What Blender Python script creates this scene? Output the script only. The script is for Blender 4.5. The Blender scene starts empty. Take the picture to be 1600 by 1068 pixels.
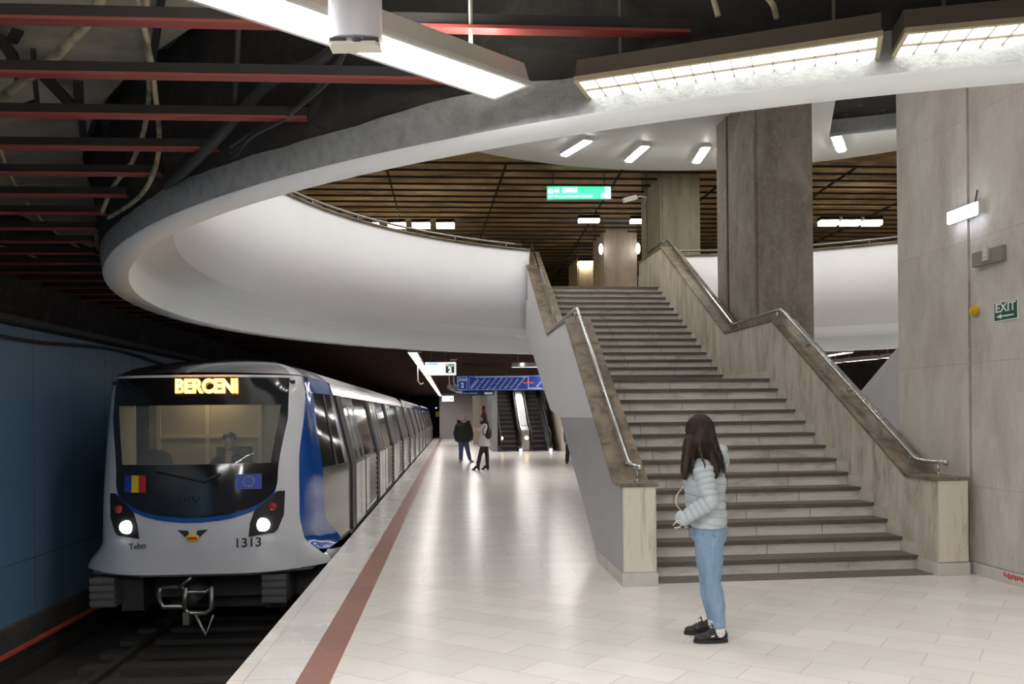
import bpy, bmesh, math, random
from mathutils import Vector, Matrix
from mathutils.geometry import tessellate_polygon
random.seed(7)
PI = math.pi
SC = bpy.context.scene
COL = SC.collection

# ---------------------------------------------------------------- camera, world, exposure
cam_d = bpy.data.cameras.new('camera'); cam = bpy.data.objects.new('camera', cam_d); COL.objects.link(cam)
FPX = 1340.0
cam_d.sensor_width = 36; cam_d.lens = FPX / 1600 * 36
cam_d.shift_y = (648.08 - 534) / 1600
cr, sr = math.cos(.01), math.sin(.01)
cam.matrix_world = Matrix(((cr, sr, 0, 0), (0, 0, -1, 0), (-sr, cr, 0, 1.62), (0, 0, 0, 1)))
cam_d.clip_start = .05; cam_d.clip_end = 300
SC.camera = cam
world = bpy.data.worlds.new('world'); SC.world = world; world.use_nodes = True
world.node_tree.nodes['Background'].inputs[0].default_value = (.80, .84, 1, 1)
world.node_tree.nodes['Background'].inputs[1].default_value = .10
vs = SC.view_settings
vs.view_transform = 'Standard'; vs.look = 'None'; vs.gamma = 1; vs.use_curve_mapping = False; vs.exposure = 0.18
E_STRONG = 66.0   # strip lamps above the camera and hidden rows
E_RING = 4.5      # lamps round the ring
E_DISC = 31.0      # lamps on the pale disc upstairs
E_ROW = 13.0        # lamps along the platform edge
E_UP = 22.0         # small lamps on the upper ceiling

# ---------------------------------------------------------------- frames: W world, P platform, S stair
ANG = {'W': 0.0, 'P': math.radians(3.9276), 'S': math.radians(6.3)}
def toW(p, f):
    a = ANG[f]; c, s = math.cos(a), math.sin(a)
    return Vector((p[0]*c - p[1]*s, p[0]*s + p[1]*c, p[2]))
def toF(p, f):
    a = ANG[f]; c, s = math.cos(a), math.sin(a)
    return Vector((p[0]*c + p[1]*s, -p[0]*s + p[1]*c, p[2]))
OFF = {}           # offset (in its frame) of every parent
FRM = {}

# ---------------------------------------------------------------- materials
def nd(nt, t, **kw):
    n = nt.nodes.new(t)
    for k, v in kw.items(): setattr(n, k, v)
    return n
def rgba(c): return (c[0], c[1], c[2], 1)
MATS = {}
def mat(name, col, rough=.55, metal=0, spec=.5, emit=None, es=0, layers=(), brick=None, bump=0, bscale=(8, 8, 8), coat=0, trans=0, alpha=1, rnoise=0):
    m = bpy.data.materials.new(name); m.use_nodes = True; nt = m.node_tree; L = nt.links.new
    b = nt.nodes['Principled BSDF']
    b.inputs['Base Color'].default_value = rgba(col); b.inputs['Roughness'].default_value = rough
    b.inputs['Metallic'].default_value = metal; b.inputs['Specular IOR Level'].default_value = spec
    b.inputs['Coat Weight'].default_value = coat; b.inputs['Coat Roughness'].default_value = .08
    if trans: b.inputs['Transmission Weight'].default_value = trans
    if alpha < 1: b.inputs['Alpha'].default_value = alpha
    if emit:
        b.inputs['Emission Color'].default_value = rgba(emit); b.inputs['Emission Strength'].default_value = es
    tc = nd(nt, 'ShaderNodeTexCoord'); src = None
    def mixc(a, bcol, fac):
        mx = nd(nt, 'ShaderNodeMix', data_type='RGBA')
        if a is None: mx.inputs[6].default_value = rgba(col)
        else: L(a, mx.inputs[6])
        if hasattr(bcol, 'is_linked'): L(bcol, mx.inputs[7])
        else: mx.inputs[7].default_value = rgba(bcol)
        if hasattr(fac, 'is_linked'): L(fac, mx.inputs[0])
        else: mx.inputs[0].default_value = fac
        return mx.outputs[2]
    def noise(scale, detail, lo, hi, fac=1, rot=0, dist=0):
        mp = nd(nt, 'ShaderNodeMapping'); mp.inputs['Scale'].default_value = scale; mp.inputs['Rotation'].default_value[2] = rot
        L(tc.outputs['Object'], mp.inputs[0])
        n = nd(nt, 'ShaderNodeTexNoise'); n.inputs['Scale'].default_value = 1; n.inputs['Detail'].default_value = detail
        n.inputs['Roughness'].default_value = .6; n.inputs['Distortion'].default_value = dist
        L(mp.outputs[0], n.inputs[0])
        r = nd(nt, 'ShaderNodeMapRange'); r.inputs[1].default_value = lo; r.inputs[2].default_value = hi
        r.inputs[3].default_value = 0; r.inputs[4].default_value = fac; r.clamp = True
        L(n.outputs[0], r.inputs[0]); return r.outputs[0]
    jm = None
    if brick:
        for bi, bk in enumerate(brick if isinstance(brick, list) else [brick]):
            ax = bk.get('axes', 'xy')
            sep = nd(nt, 'ShaderNodeSeparateXYZ'); L(tc.outputs['Object'], sep.inputs[0])
            cb = nd(nt, 'ShaderNodeCombineXYZ'); L(sep.outputs['xyz'.index(ax[0])], cb.inputs[0]); L(sep.outputs['xyz'.index(ax[1])], cb.inputs[1])
            mp = nd(nt, 'ShaderNodeMapping'); mp.inputs['Rotation'].default_value[2] = bk.get('rot', 0)
            mp.inputs['Location'].default_value = bk.get('off', (0, 0, 0))
            L(cb.outputs[0], mp.inputs[0])
            br = nd(nt, 'ShaderNodeTexBrick'); br.offset = bk.get('offset', .5); br.inputs['Scale'].default_value = 1
            br.inputs['Brick Width'].default_value = bk['w']; br.inputs['Row Height'].default_value = bk['h']
            br.inputs['Mortar Size'].default_value = bk.get('m', .003); br.inputs['Mortar Smooth'].default_value = .1
            br.inputs['Bias'].default_value = bk.get('bias', 0)
            br.inputs['Color1'].default_value = rgba(bk.get('c1', col)); br.inputs['Color2'].default_value = rgba(bk.get('c2', col))
            br.inputs['Mortar'].default_value = rgba(bk.get('mc', (.2, .18, .16)))
            L(mp.outputs[0], br.inputs[0])
            if bi == 0: src = br.outputs[0]
            else:
                # second pattern where y < y0 or x > x0
                less = nd(nt, 'ShaderNodeMath', operation='LESS_THAN'); L(sep.outputs[1], less.inputs[0]); less.inputs[1].default_value = bk['y0']
                gr = nd(nt, 'ShaderNodeMath', operation='GREATER_THAN'); L(sep.outputs[0], gr.inputs[0]); gr.inputs[1].default_value = bk['x0']
                mxx = nd(nt, 'ShaderNodeMath', operation='MAXIMUM'); L(less.outputs[0], mxx.inputs[0]); L(gr.outputs[0], mxx.inputs[1])
                src = mixc(src, br.outputs[0], mxx.outputs[0])
    for l in layers:
        c2, scale, detail, lo, hi, fac = l[:6]
        src = mixc(src, c2, noise(scale, detail, lo, hi, fac, dist=l[6] if len(l) > 6 else 0))
    if src is not None: L(src, b.inputs['Base Color'])
    if rnoise:
        nz = noise((3, 3, 3), 5, .3, .7, rnoise)
        ad = nd(nt, 'ShaderNodeMath', operation='ADD'); ad.inputs[1].default_value = rough; L(nz, ad.inputs[0]); L(ad.outputs[0], b.inputs['Roughness'])
    if bump:
        bp = nd(nt, 'ShaderNodeBump'); bp.inputs['Strength'].default_value = bump; bp.inputs['Distance'].default_value = .02
        L(noise(bscale, 6, .2, .8), bp.inputs['Height']); L(bp.outputs[0], b.inputs['Normal'])
    MATS[name] = m
    return m
def emis(name, col, strength):
    return mat(name, (.8, .8, .8), .5, emit=col, es=strength)

floor_br = dict(w=.62, h=.30, m=.0035, c1=(.80, .775, .74), c2=(.73, .705, .685), mc=(.56, .49, .46), rot=0)
mat('marble_floor', (.7, .68, .64), .22, spec=.45, rnoise=.04,
    brick=[floor_br, dict(w=.60, h=.30, m=.003, c1=(.82, .795, .745), c2=(.735, .71, .69), mc=(.54, .47, .44), rot=.66, y0=8.3, x0=6.0)],
    layers=[((.82, .60, .42), (1.1, 1.6, 1.3), 3, .56, .80, .42, .3), ((.60, .59, .60), (1.1, 1.9, 2), 4, .45, .80, .30, .4), ((.66, .64, .63), (3, 5, 2), 5, .40, .80, .30, .5)])
mat('edge_slab', (.72, .70, .68), .2, rnoise=.1, brick=dict(w=1.2, h=.45, m=.003, offset=0, c1=(.80, .78, .75), c2=(.72, .70, .69), mc=(.42, .40, .38), off=(.1, 0, 0)),
    layers=[((.60, .57, .55), (1, 3, 1), 6, .5, .75, .4, 1)])
mat('red_granite', (.34, .155, .12), .28, brick=dict(w=.8, h=.55, m=.003, offset=0, c1=(.36, .165, .125), c2=(.29, .135, .11), mc=(.2, .1, .08), off=(.3, 0, 0)),
    layers=[((.48, .27, .19), (22, 22, 22), 6, .52, .72, .6, 1)])
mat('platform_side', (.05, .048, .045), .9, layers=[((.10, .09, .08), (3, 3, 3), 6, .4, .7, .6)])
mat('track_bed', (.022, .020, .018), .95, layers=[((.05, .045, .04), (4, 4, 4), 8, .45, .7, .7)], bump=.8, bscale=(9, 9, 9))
TR = [((.36, .315, .25), (6, 6, 1.1), 10, .40, .64, .8, .3), ((.21, .18, .135), (15, 15, 3.0), 9, .54, .70, .8, .5), ((.70, .66, .585), (3, 3, 1.2), 9, .48, .68, .7, .6), ((.62, .585, .52), (22, 22, 12), 7, .50, .70, .5), ((.13, .105, .08), (60, 60, 26), 3, .65, .74, .7)]
mat('travertine', (.62, .57, .48), .5, layers=TR, bump=.25, bscale=(20, 20, 2), brick=dict(axes='yz', w=.46, h=8, m=.002, offset=0, c1=(.62, .57, .48), c2=(.57, .525, .44), mc=(.3, .27, .22)))
mat('travertine_pale', (.72, .68, .57), .45, layers=[((.36, .30, .20), (9, 9, 1.2), 9, .56, .70, .8, .4), ((.2, .16, .12), (60, 60, 20), 3, .66, .74, .7), ((.72, .69, .62), (2, 2, 1), 5, .5, .7, .6)], bump=.2, bscale=(20, 20, 3))
mat('cap_stone', (.24, .185, .125), .32, layers=[((.09, .07, .05), (5, 3, 5), 9, .42, .62, .85, 1), ((.40, .33, .24), (3, 2, 3), 8, .55, .72, .7, 1)],
    brick=dict(axes='xy', w=9, h=.9, m=.003, offset=0, c1=(.28, .225, .165), c2=(.22, .18, .135), mc=(.1, .08, .06)))
mat('tread_stone', (.125, .105, .085), .4, layers=[((.24, .21, .18), (50, 50, 50), 3, .52, .7, .7), ((.20, .175, .15), (2, 8, 8), 7, .5, .7, .5), ((.07, .058, .045), (5, 9, 9), 6, .5, .7, .5)])
mat('riser_marble', (.70, .67, .62), .4, brick=dict(axes='xz', w=.74, h=30, m=.004, offset=0, c1=(.86, .83, .78), c2=(.72, .69, .64), mc=(.22, .2, .17)),
    layers=[((.42, .37, .30), (2.0, 1, 6), 8, .5, .68, .6, 1), ((.78, .76, .73), (2, 1, 3), 6, .5, .66, .5, .6), ((.70, .46, .28), (.8, .8, 1.6), 4, .62, .76, .6)])
mat('skirting_marble', (.60, .58, .54), .35, layers=[((.42, .40, .37), (4, 4, 4), 7, .5, .72, .6, 1)])
mat('board_concrete', (.27, .235, .20), .8, layers=[((.165, .142, .12), (4, 4, 1.0), 10, .42, .66, .8, .3), ((.40, .36, .31), (2.2, 2.2, 1.2), 9, .50, .70, .6, .6), ((.11, .09, .07), (1.3, 1.3, 1.1), 9, .56, .72, .6, .5), ((.38, .35, .31), (16, 16, 12), 8, .48, .70, .5, .3), ((.10, .085, .07), (55, 55, 45), 3, .66, .74, .7)],
    bump=.5, bscale=(18, 18, 7))
mat('pale_concrete', (.60, .56, .51), .75, layers=[((.43, .39, .345), (4, 4, 1.1), 10, .42, .66, .7, .3), ((.72, .69, .65), (2.0, 2.0, 1.1), 9, .48, .70, .7, .5), ((.43, .37, .24), (1.6, 1.6, .6), 8, .58, .74, .5, .3), ((.60, .57, .53), (15, 15, 11), 8, .48, .70, .5, .3), ((.24, .20, .17), (40, 40, 32), 3, .66, .75, .75)],
    bump=.5, bscale=(18, 18, 7), brick=dict(axes='yz', w=9, h=1.22, m=.004, offset=0, c1=(.60, .56, .51), c2=(.56, .52, .475), mc=(.42, .33, .30), off=(0, .35, 0)))
mat('warm_concrete', (.40, .33, .23), .75, layers=[((.30, .24, .16), (5, 5, .5), 8, .46, .7, .7), ((.55, .46, .33), (3, 3, .8), 6, .5, .7, .5)], bump=.2)
mat('olive_concrete', (.25, .22, .155), .75, layers=[((.16, .14, .10), (5, 5, .8), 8, .44, .66, .8), ((.36, .32, .24), (3, 3, 1.2), 7, .5, .7, .5)], bump=.2)
mat('white_paint', (.83, .825, .855), .55, layers=[((.77, .765, .795), (.8, .8, .4), 4, .48, .7, .5)])
mat('ring_paint', (.78, .81, .83), .5, layers=[((.72, .75, .77), (1, 1, 1), 4, .5, .7, .4)])
mat('grey_paint', (.40, .40, .42), .35, layers=[((.46, .46, .48), (4, 4, .6), 5, .5, .7, .4)])
mat('dark_paint', (.24, .225, .21), .5)
mat('stipple', (.44, .46, .465), .8, layers=[((.27, .285, .29), (14, 14, 14), 6, .45, .65, .6)], bump=.35, bscale=(45, 45, 45))
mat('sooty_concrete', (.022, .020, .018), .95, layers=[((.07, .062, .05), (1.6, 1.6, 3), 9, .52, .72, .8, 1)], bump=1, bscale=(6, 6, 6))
mat('slab_concrete', (.42, .39, .33), .9, layers=[((.25, .23, .19), (.8, 1.7, 1), 8, .45, .62, .8, .6), ((.5, .46, .4), (4, 4, 4), 6, .5, .7, .5), ((.04, .035, .03), (1.2, 5, 1), 9, .66, .72, .8, 1.5)], bump=.5, bscale=(5, 5, 5))
mat('upper_slab', (.42, .28, .13), .85, layers=[((.16, .10, .05), (.45, .7, .7), 7, .42, .62, .85, .8), ((.66, .50, .32), (2, 3, 2), 6, .52, .7, .6), ((.04, .025, .015), (.5, 1.6, 1), 8, .58, .68, .8, 1)])
mat('joist_dark', (.016, .013, .012), .75)
mat('joist_red', (.20, .035, .032), .35, layers=[((.13, .022, .022), (3, 8, 3), 6, .5, .7, .6)])
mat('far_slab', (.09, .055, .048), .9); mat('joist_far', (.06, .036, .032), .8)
mat('cable_buff', (.40, .35, .24), .6, layers=[((.10, .09, .07), (6, 6, 6), 6, .5, .62, .8)])
mat('cable_grey', (.035, .035, .037), .6)
mat('rust_black', (.02, .017, .015), .8)
mat('steel', (.62, .62, .63), .18, metal=1)
mat('steel_dull', (.38, .38, .38), .35, metal=1)
mat('lamp_housing', (.62, .61, .57), .4, metal=.2)
mat('lamp_housing_dark', (.10, .085, .07), .6)
mat('louvre_blade', (.16, .14, .10), .6); mat('brass_frame', (.5, .44, .3), .4, metal=.6)
mat('blue_wall', (.13, .24, .37), .4, layers=[((.105, .20, .32), (1, .5, .3), 5, .45, .7, .8)], brick=dict(axes='yz', w=1.05, h=9, m=.006, offset=0, c1=(.135, .25, .385), c2=(.125, .235, .36), mc=(.02, .045, .08)))
mat('train_white', (.72, .73, .78), .18, coat=.8)
mat('train_blue', (.010, .085, .40), .16, coat=.8)
mat('train_silver', (.40, .395, .385), .2, metal=.55, coat=.3)
mat('train_roof', (.62, .61, .60), .5)
mat('train_black', (.008, .008, .010), .10, spec=.6, coat=.6)
mat('train_frame', (.012, .011, .011), .45)
mat('train_under', (.035, .035, .038), .6)
mat('buffer_grey', (.10, .10, .10), .6)
mat('coupler_steel', (.30, .29, .27), .35, metal=.8)
mat('window_dark', (.03, .035, .035), .04, spec=.9, coat=1)
g = mat('windscreen', (.55, .6, .6), .02, spec=.6, alpha=.22)
mat('cab_beige', (.42, .34, .20), .6)
mat('cab_trim', (.60, .50, .32), .5)
mat('black_cloth', (.010, .010, .012), .8)
mat('white_plastic', (.74, .74, .80), .3)
mat('cream_plastic', (.70, .67, .58), .35)
mat('dark_grey', (.05, .05, .055), .5)
mat('flag_blue', (.02, .06, .42), .4); mat('flag_yellow', (.85, .65, .03), .4); mat('flag_red', (.6, .03, .03), .4)
mat('ink', (.03, .03, .04), .5); mat('sign_white', (.85, .85, .85), .5); mat('exit_green', (.0, .10, .062), .4)
mat('sign_blue', (.012, .04, .22), .35, emit=(.01, .04, .22), es=.35)
mat('sign_dark_blue', (.012, .03, .10), .35)
mat('sign_text', (.5, .6, .7), .5, emit=(.5, .6, .7), es=.25)
mat('sign_red', (.6, .05, .03), .4, emit=(.8, .08, .03), es=.35)
emis('lit_green', (0, .62, .33), 1.3); emis('lit_white', (.9, 1, .97), 1.15); emis('lit_cyan', (.72, 1, .93), 1.1); emis('lit_blue', (.12, .42, .85), 1.0)
mat('sign_green_dark', (.05, .18, .08), .5)
emis('led', (1, .33, .02), 9); emis('led_core', (1, .62, .08), 5); emis('headlight', (1, 1, 1), 16); mat('lens_red', (.35, .02, .03), .3)
emis('tube_white', (1, .97, .90), E_RING); emis('tube_strong', (1, .98, .95), E_STRONG); emis('tube_warm', (1, .97, .91), E_DISC); emis('cab_glow', (1, .85, .55), 9); emis('uplight', (1, .97, .9), 45); emis('tube_row', (1, .93, .90), E_ROW)
emis('tube_up', (1, .90, .66), E_UP); emis('tube_pink', (1, .93, .97), E_UP); emis('tube_cool', (.80, .86, 1), 14); emis('amber', (1, .68, .12), 8)
emis('tube_hall_fill', (1, .95, .90), 38); emis('tube_ring_hidden', (1, .97, .92), 30); emis('white_dot', (1, 1, 1), 6)
mat('wall_pink', (.60, .56, .55), .6); mat('wall_beige', (.58, .52, .42), .6); mat('far_white', (.6, .6, .62), .6)
mat('escalator_step', (.10, .097, .093), .5); mat('escalator_riser', (.02, .012, .012), .5); mat('escalator_skirt', (.05, .05, .055), .35, metal=.5)
mat('poster_red', (.55, .03, .03), .5); mat('poster_dark', (.08, .05, .05), .5)
mat('skin', (.60, .38, .29), .5); mat('hair_brown', (.020, .012, .010), .5, spec=.25, layers=[((.05, .028, .018), (60, 60, 3), 4, .45, .65, .8)]); mat('hair_black', (.01, .009, .009), .5)
mat('jacket_quilt', (.45, .505, .53), .42, layers=[((.38, .43, .455), (6, 6, 9), 5, .45, .7, .6)])
mat('seam_shade_grey', (.34, .385, .405), .6)  # seam thread tone, darkened to stand in for shade in the quilting grooves
mat('denim', (.20, .31, .44), .8, layers=[((.30, .42, .55), (5, 5, 3), 6, .45, .65, .7), ((.12, .21, .35), (40, 40, 9), 4, .5, .7, .5)])
mat('denim_dark', (.06, .10, .19), .8); mat('sneaker', (.014, .014, .015), .42); mat('sole', (.02, .02, .02), .7); mat('sock', (.75, .73, .72), .8)
mat('parka', (.020, .019, .017), .75); mat('coat_white', (.58, .55, .54), .7); mat('boot', (.012, .010, .012), .4); mat('shoe_tan', (.42, .34, .24), .6)
mat('bag_black', (.012, .013, .014), .6); mat('jacket_blue', (.10, .13, .42), .6); mat('yellow_paint', (.65, .42, .02), .5); mat('grey_box', (.22, .21, .185), .5)
mat('ear_cord', (.70, .66, .60), .5); mat('denim_line', (.09, .16, .27), .8)

# louvre pattern on the open lamps: dark blades between bright cells (real blades, a mesh below)

# ---------------------------------------------------------------- mesh builder
class MB:
    def __init__(s): s.v = []; s.f = []; s.m = []; s.sm = []
    def add(s, vs_, fs, mi=0, smooth=False, M=None):
        o = len(s.v)
        for v in vs_:
            v = Vector(v)
            s.v.append(M @ v if M is not None else v)
        for f in fs: s.f.append([i + o for i in f]); s.m.append(mi); s.sm.append(smooth)
        return s
    def box(s, x0, x1, y0, y1, z0, z1, mi=0, M=None):
        v = [(x, y, z) for z in (z0, z1) for y in (y0, y1) for x in (x0, x1)]
        return s.add(v, [(0, 2, 3, 1), (4, 5, 7, 6), (0, 1, 5, 4), (2, 6, 7, 3), (0, 4, 6, 2), (1, 3, 7, 5)], mi, M=M)
    def bar(s, a, b, w, h, mi=0, up=(0, 0, 1)):
        a = Vector(a); b = Vector(b); d = (b - a); L = d.length; d.normalize()
        u = Vector(up); r = d.cross(u)
        if r.length < 1e-4: r = d.cross(Vector((1, 0, 0)))
        r.normalize(); u = r.cross(d)
        M = Matrix((( r.x, d.x, u.x, a.x), (r.y, d.y, u.y, a.y), (r.z, d.z, u.z, a.z), (0, 0, 0, 1)))
        return s.box(-w/2, w/2, 0, L, -h/2, h/2, mi, M=M)
    def prism(s, poly, axis, a, b, mi=0):
        # poly: list of 2-d points; axis 'x': poly in (y,z); 'y': poly in (x,z); 'z': poly in (x,y)
        n = len(poly)
        def P(p, t): return {'x': (t, p[0], p[1]), 'y': (p[0], t, p[1]), 'z': (p[0], p[1], t)}[axis]
        v = [P(p, a) for p in poly] + [P(p, b) for p in poly]
        tri = tessellate_polygon([[Vector((p[0], p[1], 0)) for p in poly]])
        f = [tuple(t) for t in tri] + [tuple(n + i for i in reversed(t)) for t in tri]
        f += [(i, (i+1) % n, n + (i+1) % n, n + i) for i in range(n)]
        return s.add(v, f, mi)
    def sheet(s, outer, holes, z0, z1, mi=0):
        loops = [outer] + holes
        flat = [p for l in loops for p in l]; n = len(flat)
        tri = tessellate_polygon([[Vector((p[0], p[1], 0)) for p in l] for l in loops])
        v = [(p[0], p[1], z0) for p in flat] + [(p[0], p[1], z1) for p in flat]
        f = [tuple(t) for t in tri] + [tuple(n + i for i in reversed(t)) for t in tri]
        k = 0
        for l in loops:
            m_ = len(l)
            f += [(k + i, k + (i+1) % m_, n + k + (i+1) % m_, n + k + i) for i in range(m_)]
            k += m_
        return s.add(v, f, mi)
    def tube(s, pts, r, seg=8, mi=0, cap=True, asp=None, smooth=True):
        pts = [Vector(p) for p in pts]; n = len(pts)
        rs = r if isinstance(r, (list, tuple)) else [r]*n
        t0 = (pts[1] - pts[0]).normalized()
        ref = Vector((0, 0, 1)) if abs(t0.z) < .9 else Vector((0, 1, 0))
        v = []
        for i, p in enumerate(pts):
            t = (pts[min(i+1, n-1)] - pts[max(i-1, 0)])
            if t.length < 1e-9: t = t0
            t.normalize()
            u = (ref - t*ref.dot(t)).normalized(); ref = u; w = t.cross(u)
            ri = rs[i]; ra, rb = ri if isinstance(ri, (list, tuple)) else (ri, ri)
            for k in range(seg):
                a = 2*PI*k/seg
                v.append(p + u*math.cos(a)*ra + w*math.sin(a)*rb)
        f = [(i*seg + k, i*seg + (k+1) % seg, (i+1)*seg + (k+1) % seg, (i+1)*seg + k) for i in range(n-1) for k in range(seg)]
        if cap: f += [tuple(reversed(range(seg))), tuple((n-1)*seg + k for k in range(seg))]
        return s.add(v, f, mi, smooth)
    def ell(s, c, r, seg=16, rings=10, mi=0, M=None):
        v = []; f = []
        for i in range(rings+1):
            th = PI*i/rings
            for k in range(seg):
                a = 2*PI*k/seg
                p = Vector((r[0]*math.sin(th)*math.cos(a), r[1]*math.sin(th)*math.sin(a), r[2]*math.cos(th)))
                if M is not None: p = M @ p
                v.append(Vector(c) + p)
        for i in range(rings):
            for k in range(seg):
                f.append((i*seg+k, (i+1)*seg+k, (i+1)*seg+(k+1) % seg, i*seg+(k+1) % seg))
        return s.add(v, f, mi, True)
    def cyl(s, a, b, r, seg=16, mi=0): return s.tube([a, b], r, seg, mi, smooth=False)
    def revolve(s, prof, c, a0, a1, n, mi=0, closed=False, smooth=True):
        v = []; m_ = len(prof); full = abs(a1 - a0 - 2*PI) < 1e-6
        for i in range(n if full else n+1):
            a = a0 + (a1 - a0)*i/n
            for r, z in prof: v.append((c[0] + r*math.cos(a), c[1] + r*math.sin(a), z))
        f = []; N = n
        cnt = n if full else n+1
        for i in range(n):
            j = (i+1) % cnt
            for k in range(m_ if closed else m_-1):
                k2 = (k+1) % m_
                f.append((i*m_+k, j*m_+k, j*m_+k2, i*m_+k2))
        if closed and not full:
            f += [tuple(range(m_)), tuple(reversed([n*m_ + k for k in range(m_)]))]
        return s.add(v, f, mi, smooth)
    def build(s, name, mats, parent=None, frame='W', label=None, angle=True):
        me = bpy.data.meshes.new(name)
        if parent is not None: frame = FRM[parent]; off = OFF[parent]
        else: off = Vector((0, 0, 0))
        me.from_pydata([v - off for v in s.v], [], s.f)
        if isinstance(mats, str): mats = [mats]
        for m_ in mats: me.materials.append(MATS[m_])
        me.polygons.foreach_set('material_index', s.m); me.polygons.foreach_set('use_smooth', s.sm)
        me.validate(); me.update()
        bm = bmesh.new(); bm.from_mesh(me); bmesh.ops.recalc_face_normals(bm, faces=bm.faces); bm.to_mesh(me); bm.free()
        o = bpy.data.objects.new(name, me); COL.objects.link(o)
        if parent is not None: o.parent = parent; OFF[o] = off
        else: o.rotation_euler.z = ANG[frame]; OFF[o] = Vector((0, 0, 0))
        FRM[o] = frame
        if label: o['label'] = label
        return o
def tag(o, label, cat, group=None):
    o['label'] = label; o['category'] = cat
    if group: o['group'] = group
    return o
def struct(o): o['kind'] = 'structure'; return o
def thing(name, label, cat, loc=(0, 0, 0), frame='W', group=None, rotz=0):
    o = bpy.data.objects.new(name, None); COL.objects.link(o); o.empty_display_size = .1
    o.location = toW(loc, frame); o.rotation_euler.z = ANG[frame] + rotz
    OFF[o] = Vector(loc); FRM[o] = frame
    if rotz: OFF[o] = Vector((0, 0, 0))
    return tag(o, label, cat, group)
def dup(root, loc, frame='W', rotz=0, label=None, sx=None):
    r = root.copy(); COL.objects.link(r); r.location = toW(loc, frame); r.rotation_euler.z = ANG[frame] + rotz
    if label: r['label'] = label
    for ch in list(root.children):
        c = ch.copy(); COL.objects.link(c); c.parent = r
        for g2 in list(ch.children):
            d = g2.copy(); COL.objects.link(d); d.parent = c
    return r
def text(body, size, loc, m, parent, name='lettering', extr=.002, align='CENTER', rot=None, sx=1, bold=0, frame=None):
    cu = bpy.data.curves.new('t', 'FONT'); cu.body = body; cu.size = size; cu.extrude = extr; cu.align_x = align; cu.align_y = 'CENTER'; cu.offset = bold
    t = bpy.data.objects.new('t', cu); COL.objects.link(t)
    dg = bpy.context.evaluated_depsgraph_get(); dg.update()
    me = bpy.data.meshes.new_from_object(t.evaluated_get(dg))
    bpy.data.objects.remove(t); bpy.data.curves.remove(cu)
    R = rot if rot is not None else Matrix.Rotation(PI/2, 4, 'X')
    me.transform(Matrix.Translation(Vector(loc) - OFF[parent]) @ R @ Matrix.Diagonal((sx, 1, 1, 1)))
    me.materials.clear(); me.materials.append(MATS[m])
    for p in me.polygons: p.material_index = 0
    o = bpy.data.objects.new(name, me); COL.objects.link(o); o.parent = parent; OFF[o] = OFF[parent]; FRM[o] = FRM[parent]
    return o
def circle(c, r, n=96, a0=0, a1=2*PI): return [(c[0] + r*math.cos(a0 + (a1-a0)*i/n), c[1] + r*math.sin(a0 + (a1-a0)*i/n)) for i in range(n)]
def ray(px, py):
    dx = px - 800; dy = -(py - 648.08)
    return Vector(((dx*cr + dy*sr)/FPX, 1, (-dx*sr + dy*cr)/FPX))
def onD(px, py, D): return ray(px, py)*D + Vector((0, 0, 1.62))

# ================================================================ STRUCTURE
RC = (3.73, 11.36)                       # centre of the round opening
RP = toF((RC[0], RC[1], 0), 'P')
# ---- platform
b = MB(); b.box(-.765, 14, -7, 62, -.25, 0); struct(b.build('floor', 'marble_floor', frame='P'))
b = MB(); b.box(-1.40, -.976, -7, 66.4, -.12, 0); struct(b.build('floor_edge', 'edge_slab', frame='P'))
b = MB(); b.box(-.976, -.765, -7, 66.4, -.25, 0); struct(b.build('floor_stripe', 'red_granite', frame='P'))
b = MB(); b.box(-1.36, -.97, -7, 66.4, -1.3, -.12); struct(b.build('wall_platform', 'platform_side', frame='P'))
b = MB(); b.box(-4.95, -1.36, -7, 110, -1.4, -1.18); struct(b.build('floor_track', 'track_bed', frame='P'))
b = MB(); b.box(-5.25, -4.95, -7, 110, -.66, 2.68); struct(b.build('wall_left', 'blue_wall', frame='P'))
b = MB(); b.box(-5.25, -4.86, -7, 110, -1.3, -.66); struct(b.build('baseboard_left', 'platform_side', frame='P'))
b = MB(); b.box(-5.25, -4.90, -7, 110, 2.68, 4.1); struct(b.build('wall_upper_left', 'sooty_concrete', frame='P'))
# ---- lower ceiling with the round hole, sooty lining, ring beam
b = MB(); b.sheet([(-9, -9), (17, -9), (17, 20.4), (-9, 20.4)], [list(reversed(circle(RC, 8.4)))], 3.95, 4.25)
struct(b.build('ceiling', 'slab_concrete'))
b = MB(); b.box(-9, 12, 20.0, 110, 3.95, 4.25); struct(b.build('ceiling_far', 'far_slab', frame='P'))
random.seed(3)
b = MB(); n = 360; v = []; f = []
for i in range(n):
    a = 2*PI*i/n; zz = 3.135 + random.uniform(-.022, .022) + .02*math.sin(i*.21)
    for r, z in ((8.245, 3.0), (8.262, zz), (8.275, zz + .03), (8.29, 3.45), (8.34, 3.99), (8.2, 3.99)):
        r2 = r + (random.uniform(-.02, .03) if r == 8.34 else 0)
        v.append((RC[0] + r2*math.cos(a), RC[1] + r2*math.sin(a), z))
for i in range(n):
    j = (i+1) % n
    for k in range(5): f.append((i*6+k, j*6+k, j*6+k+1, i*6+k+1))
b.add(v, f, 0, True); struct(b.build('trim_2', 'sooty_concrete'))
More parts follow.
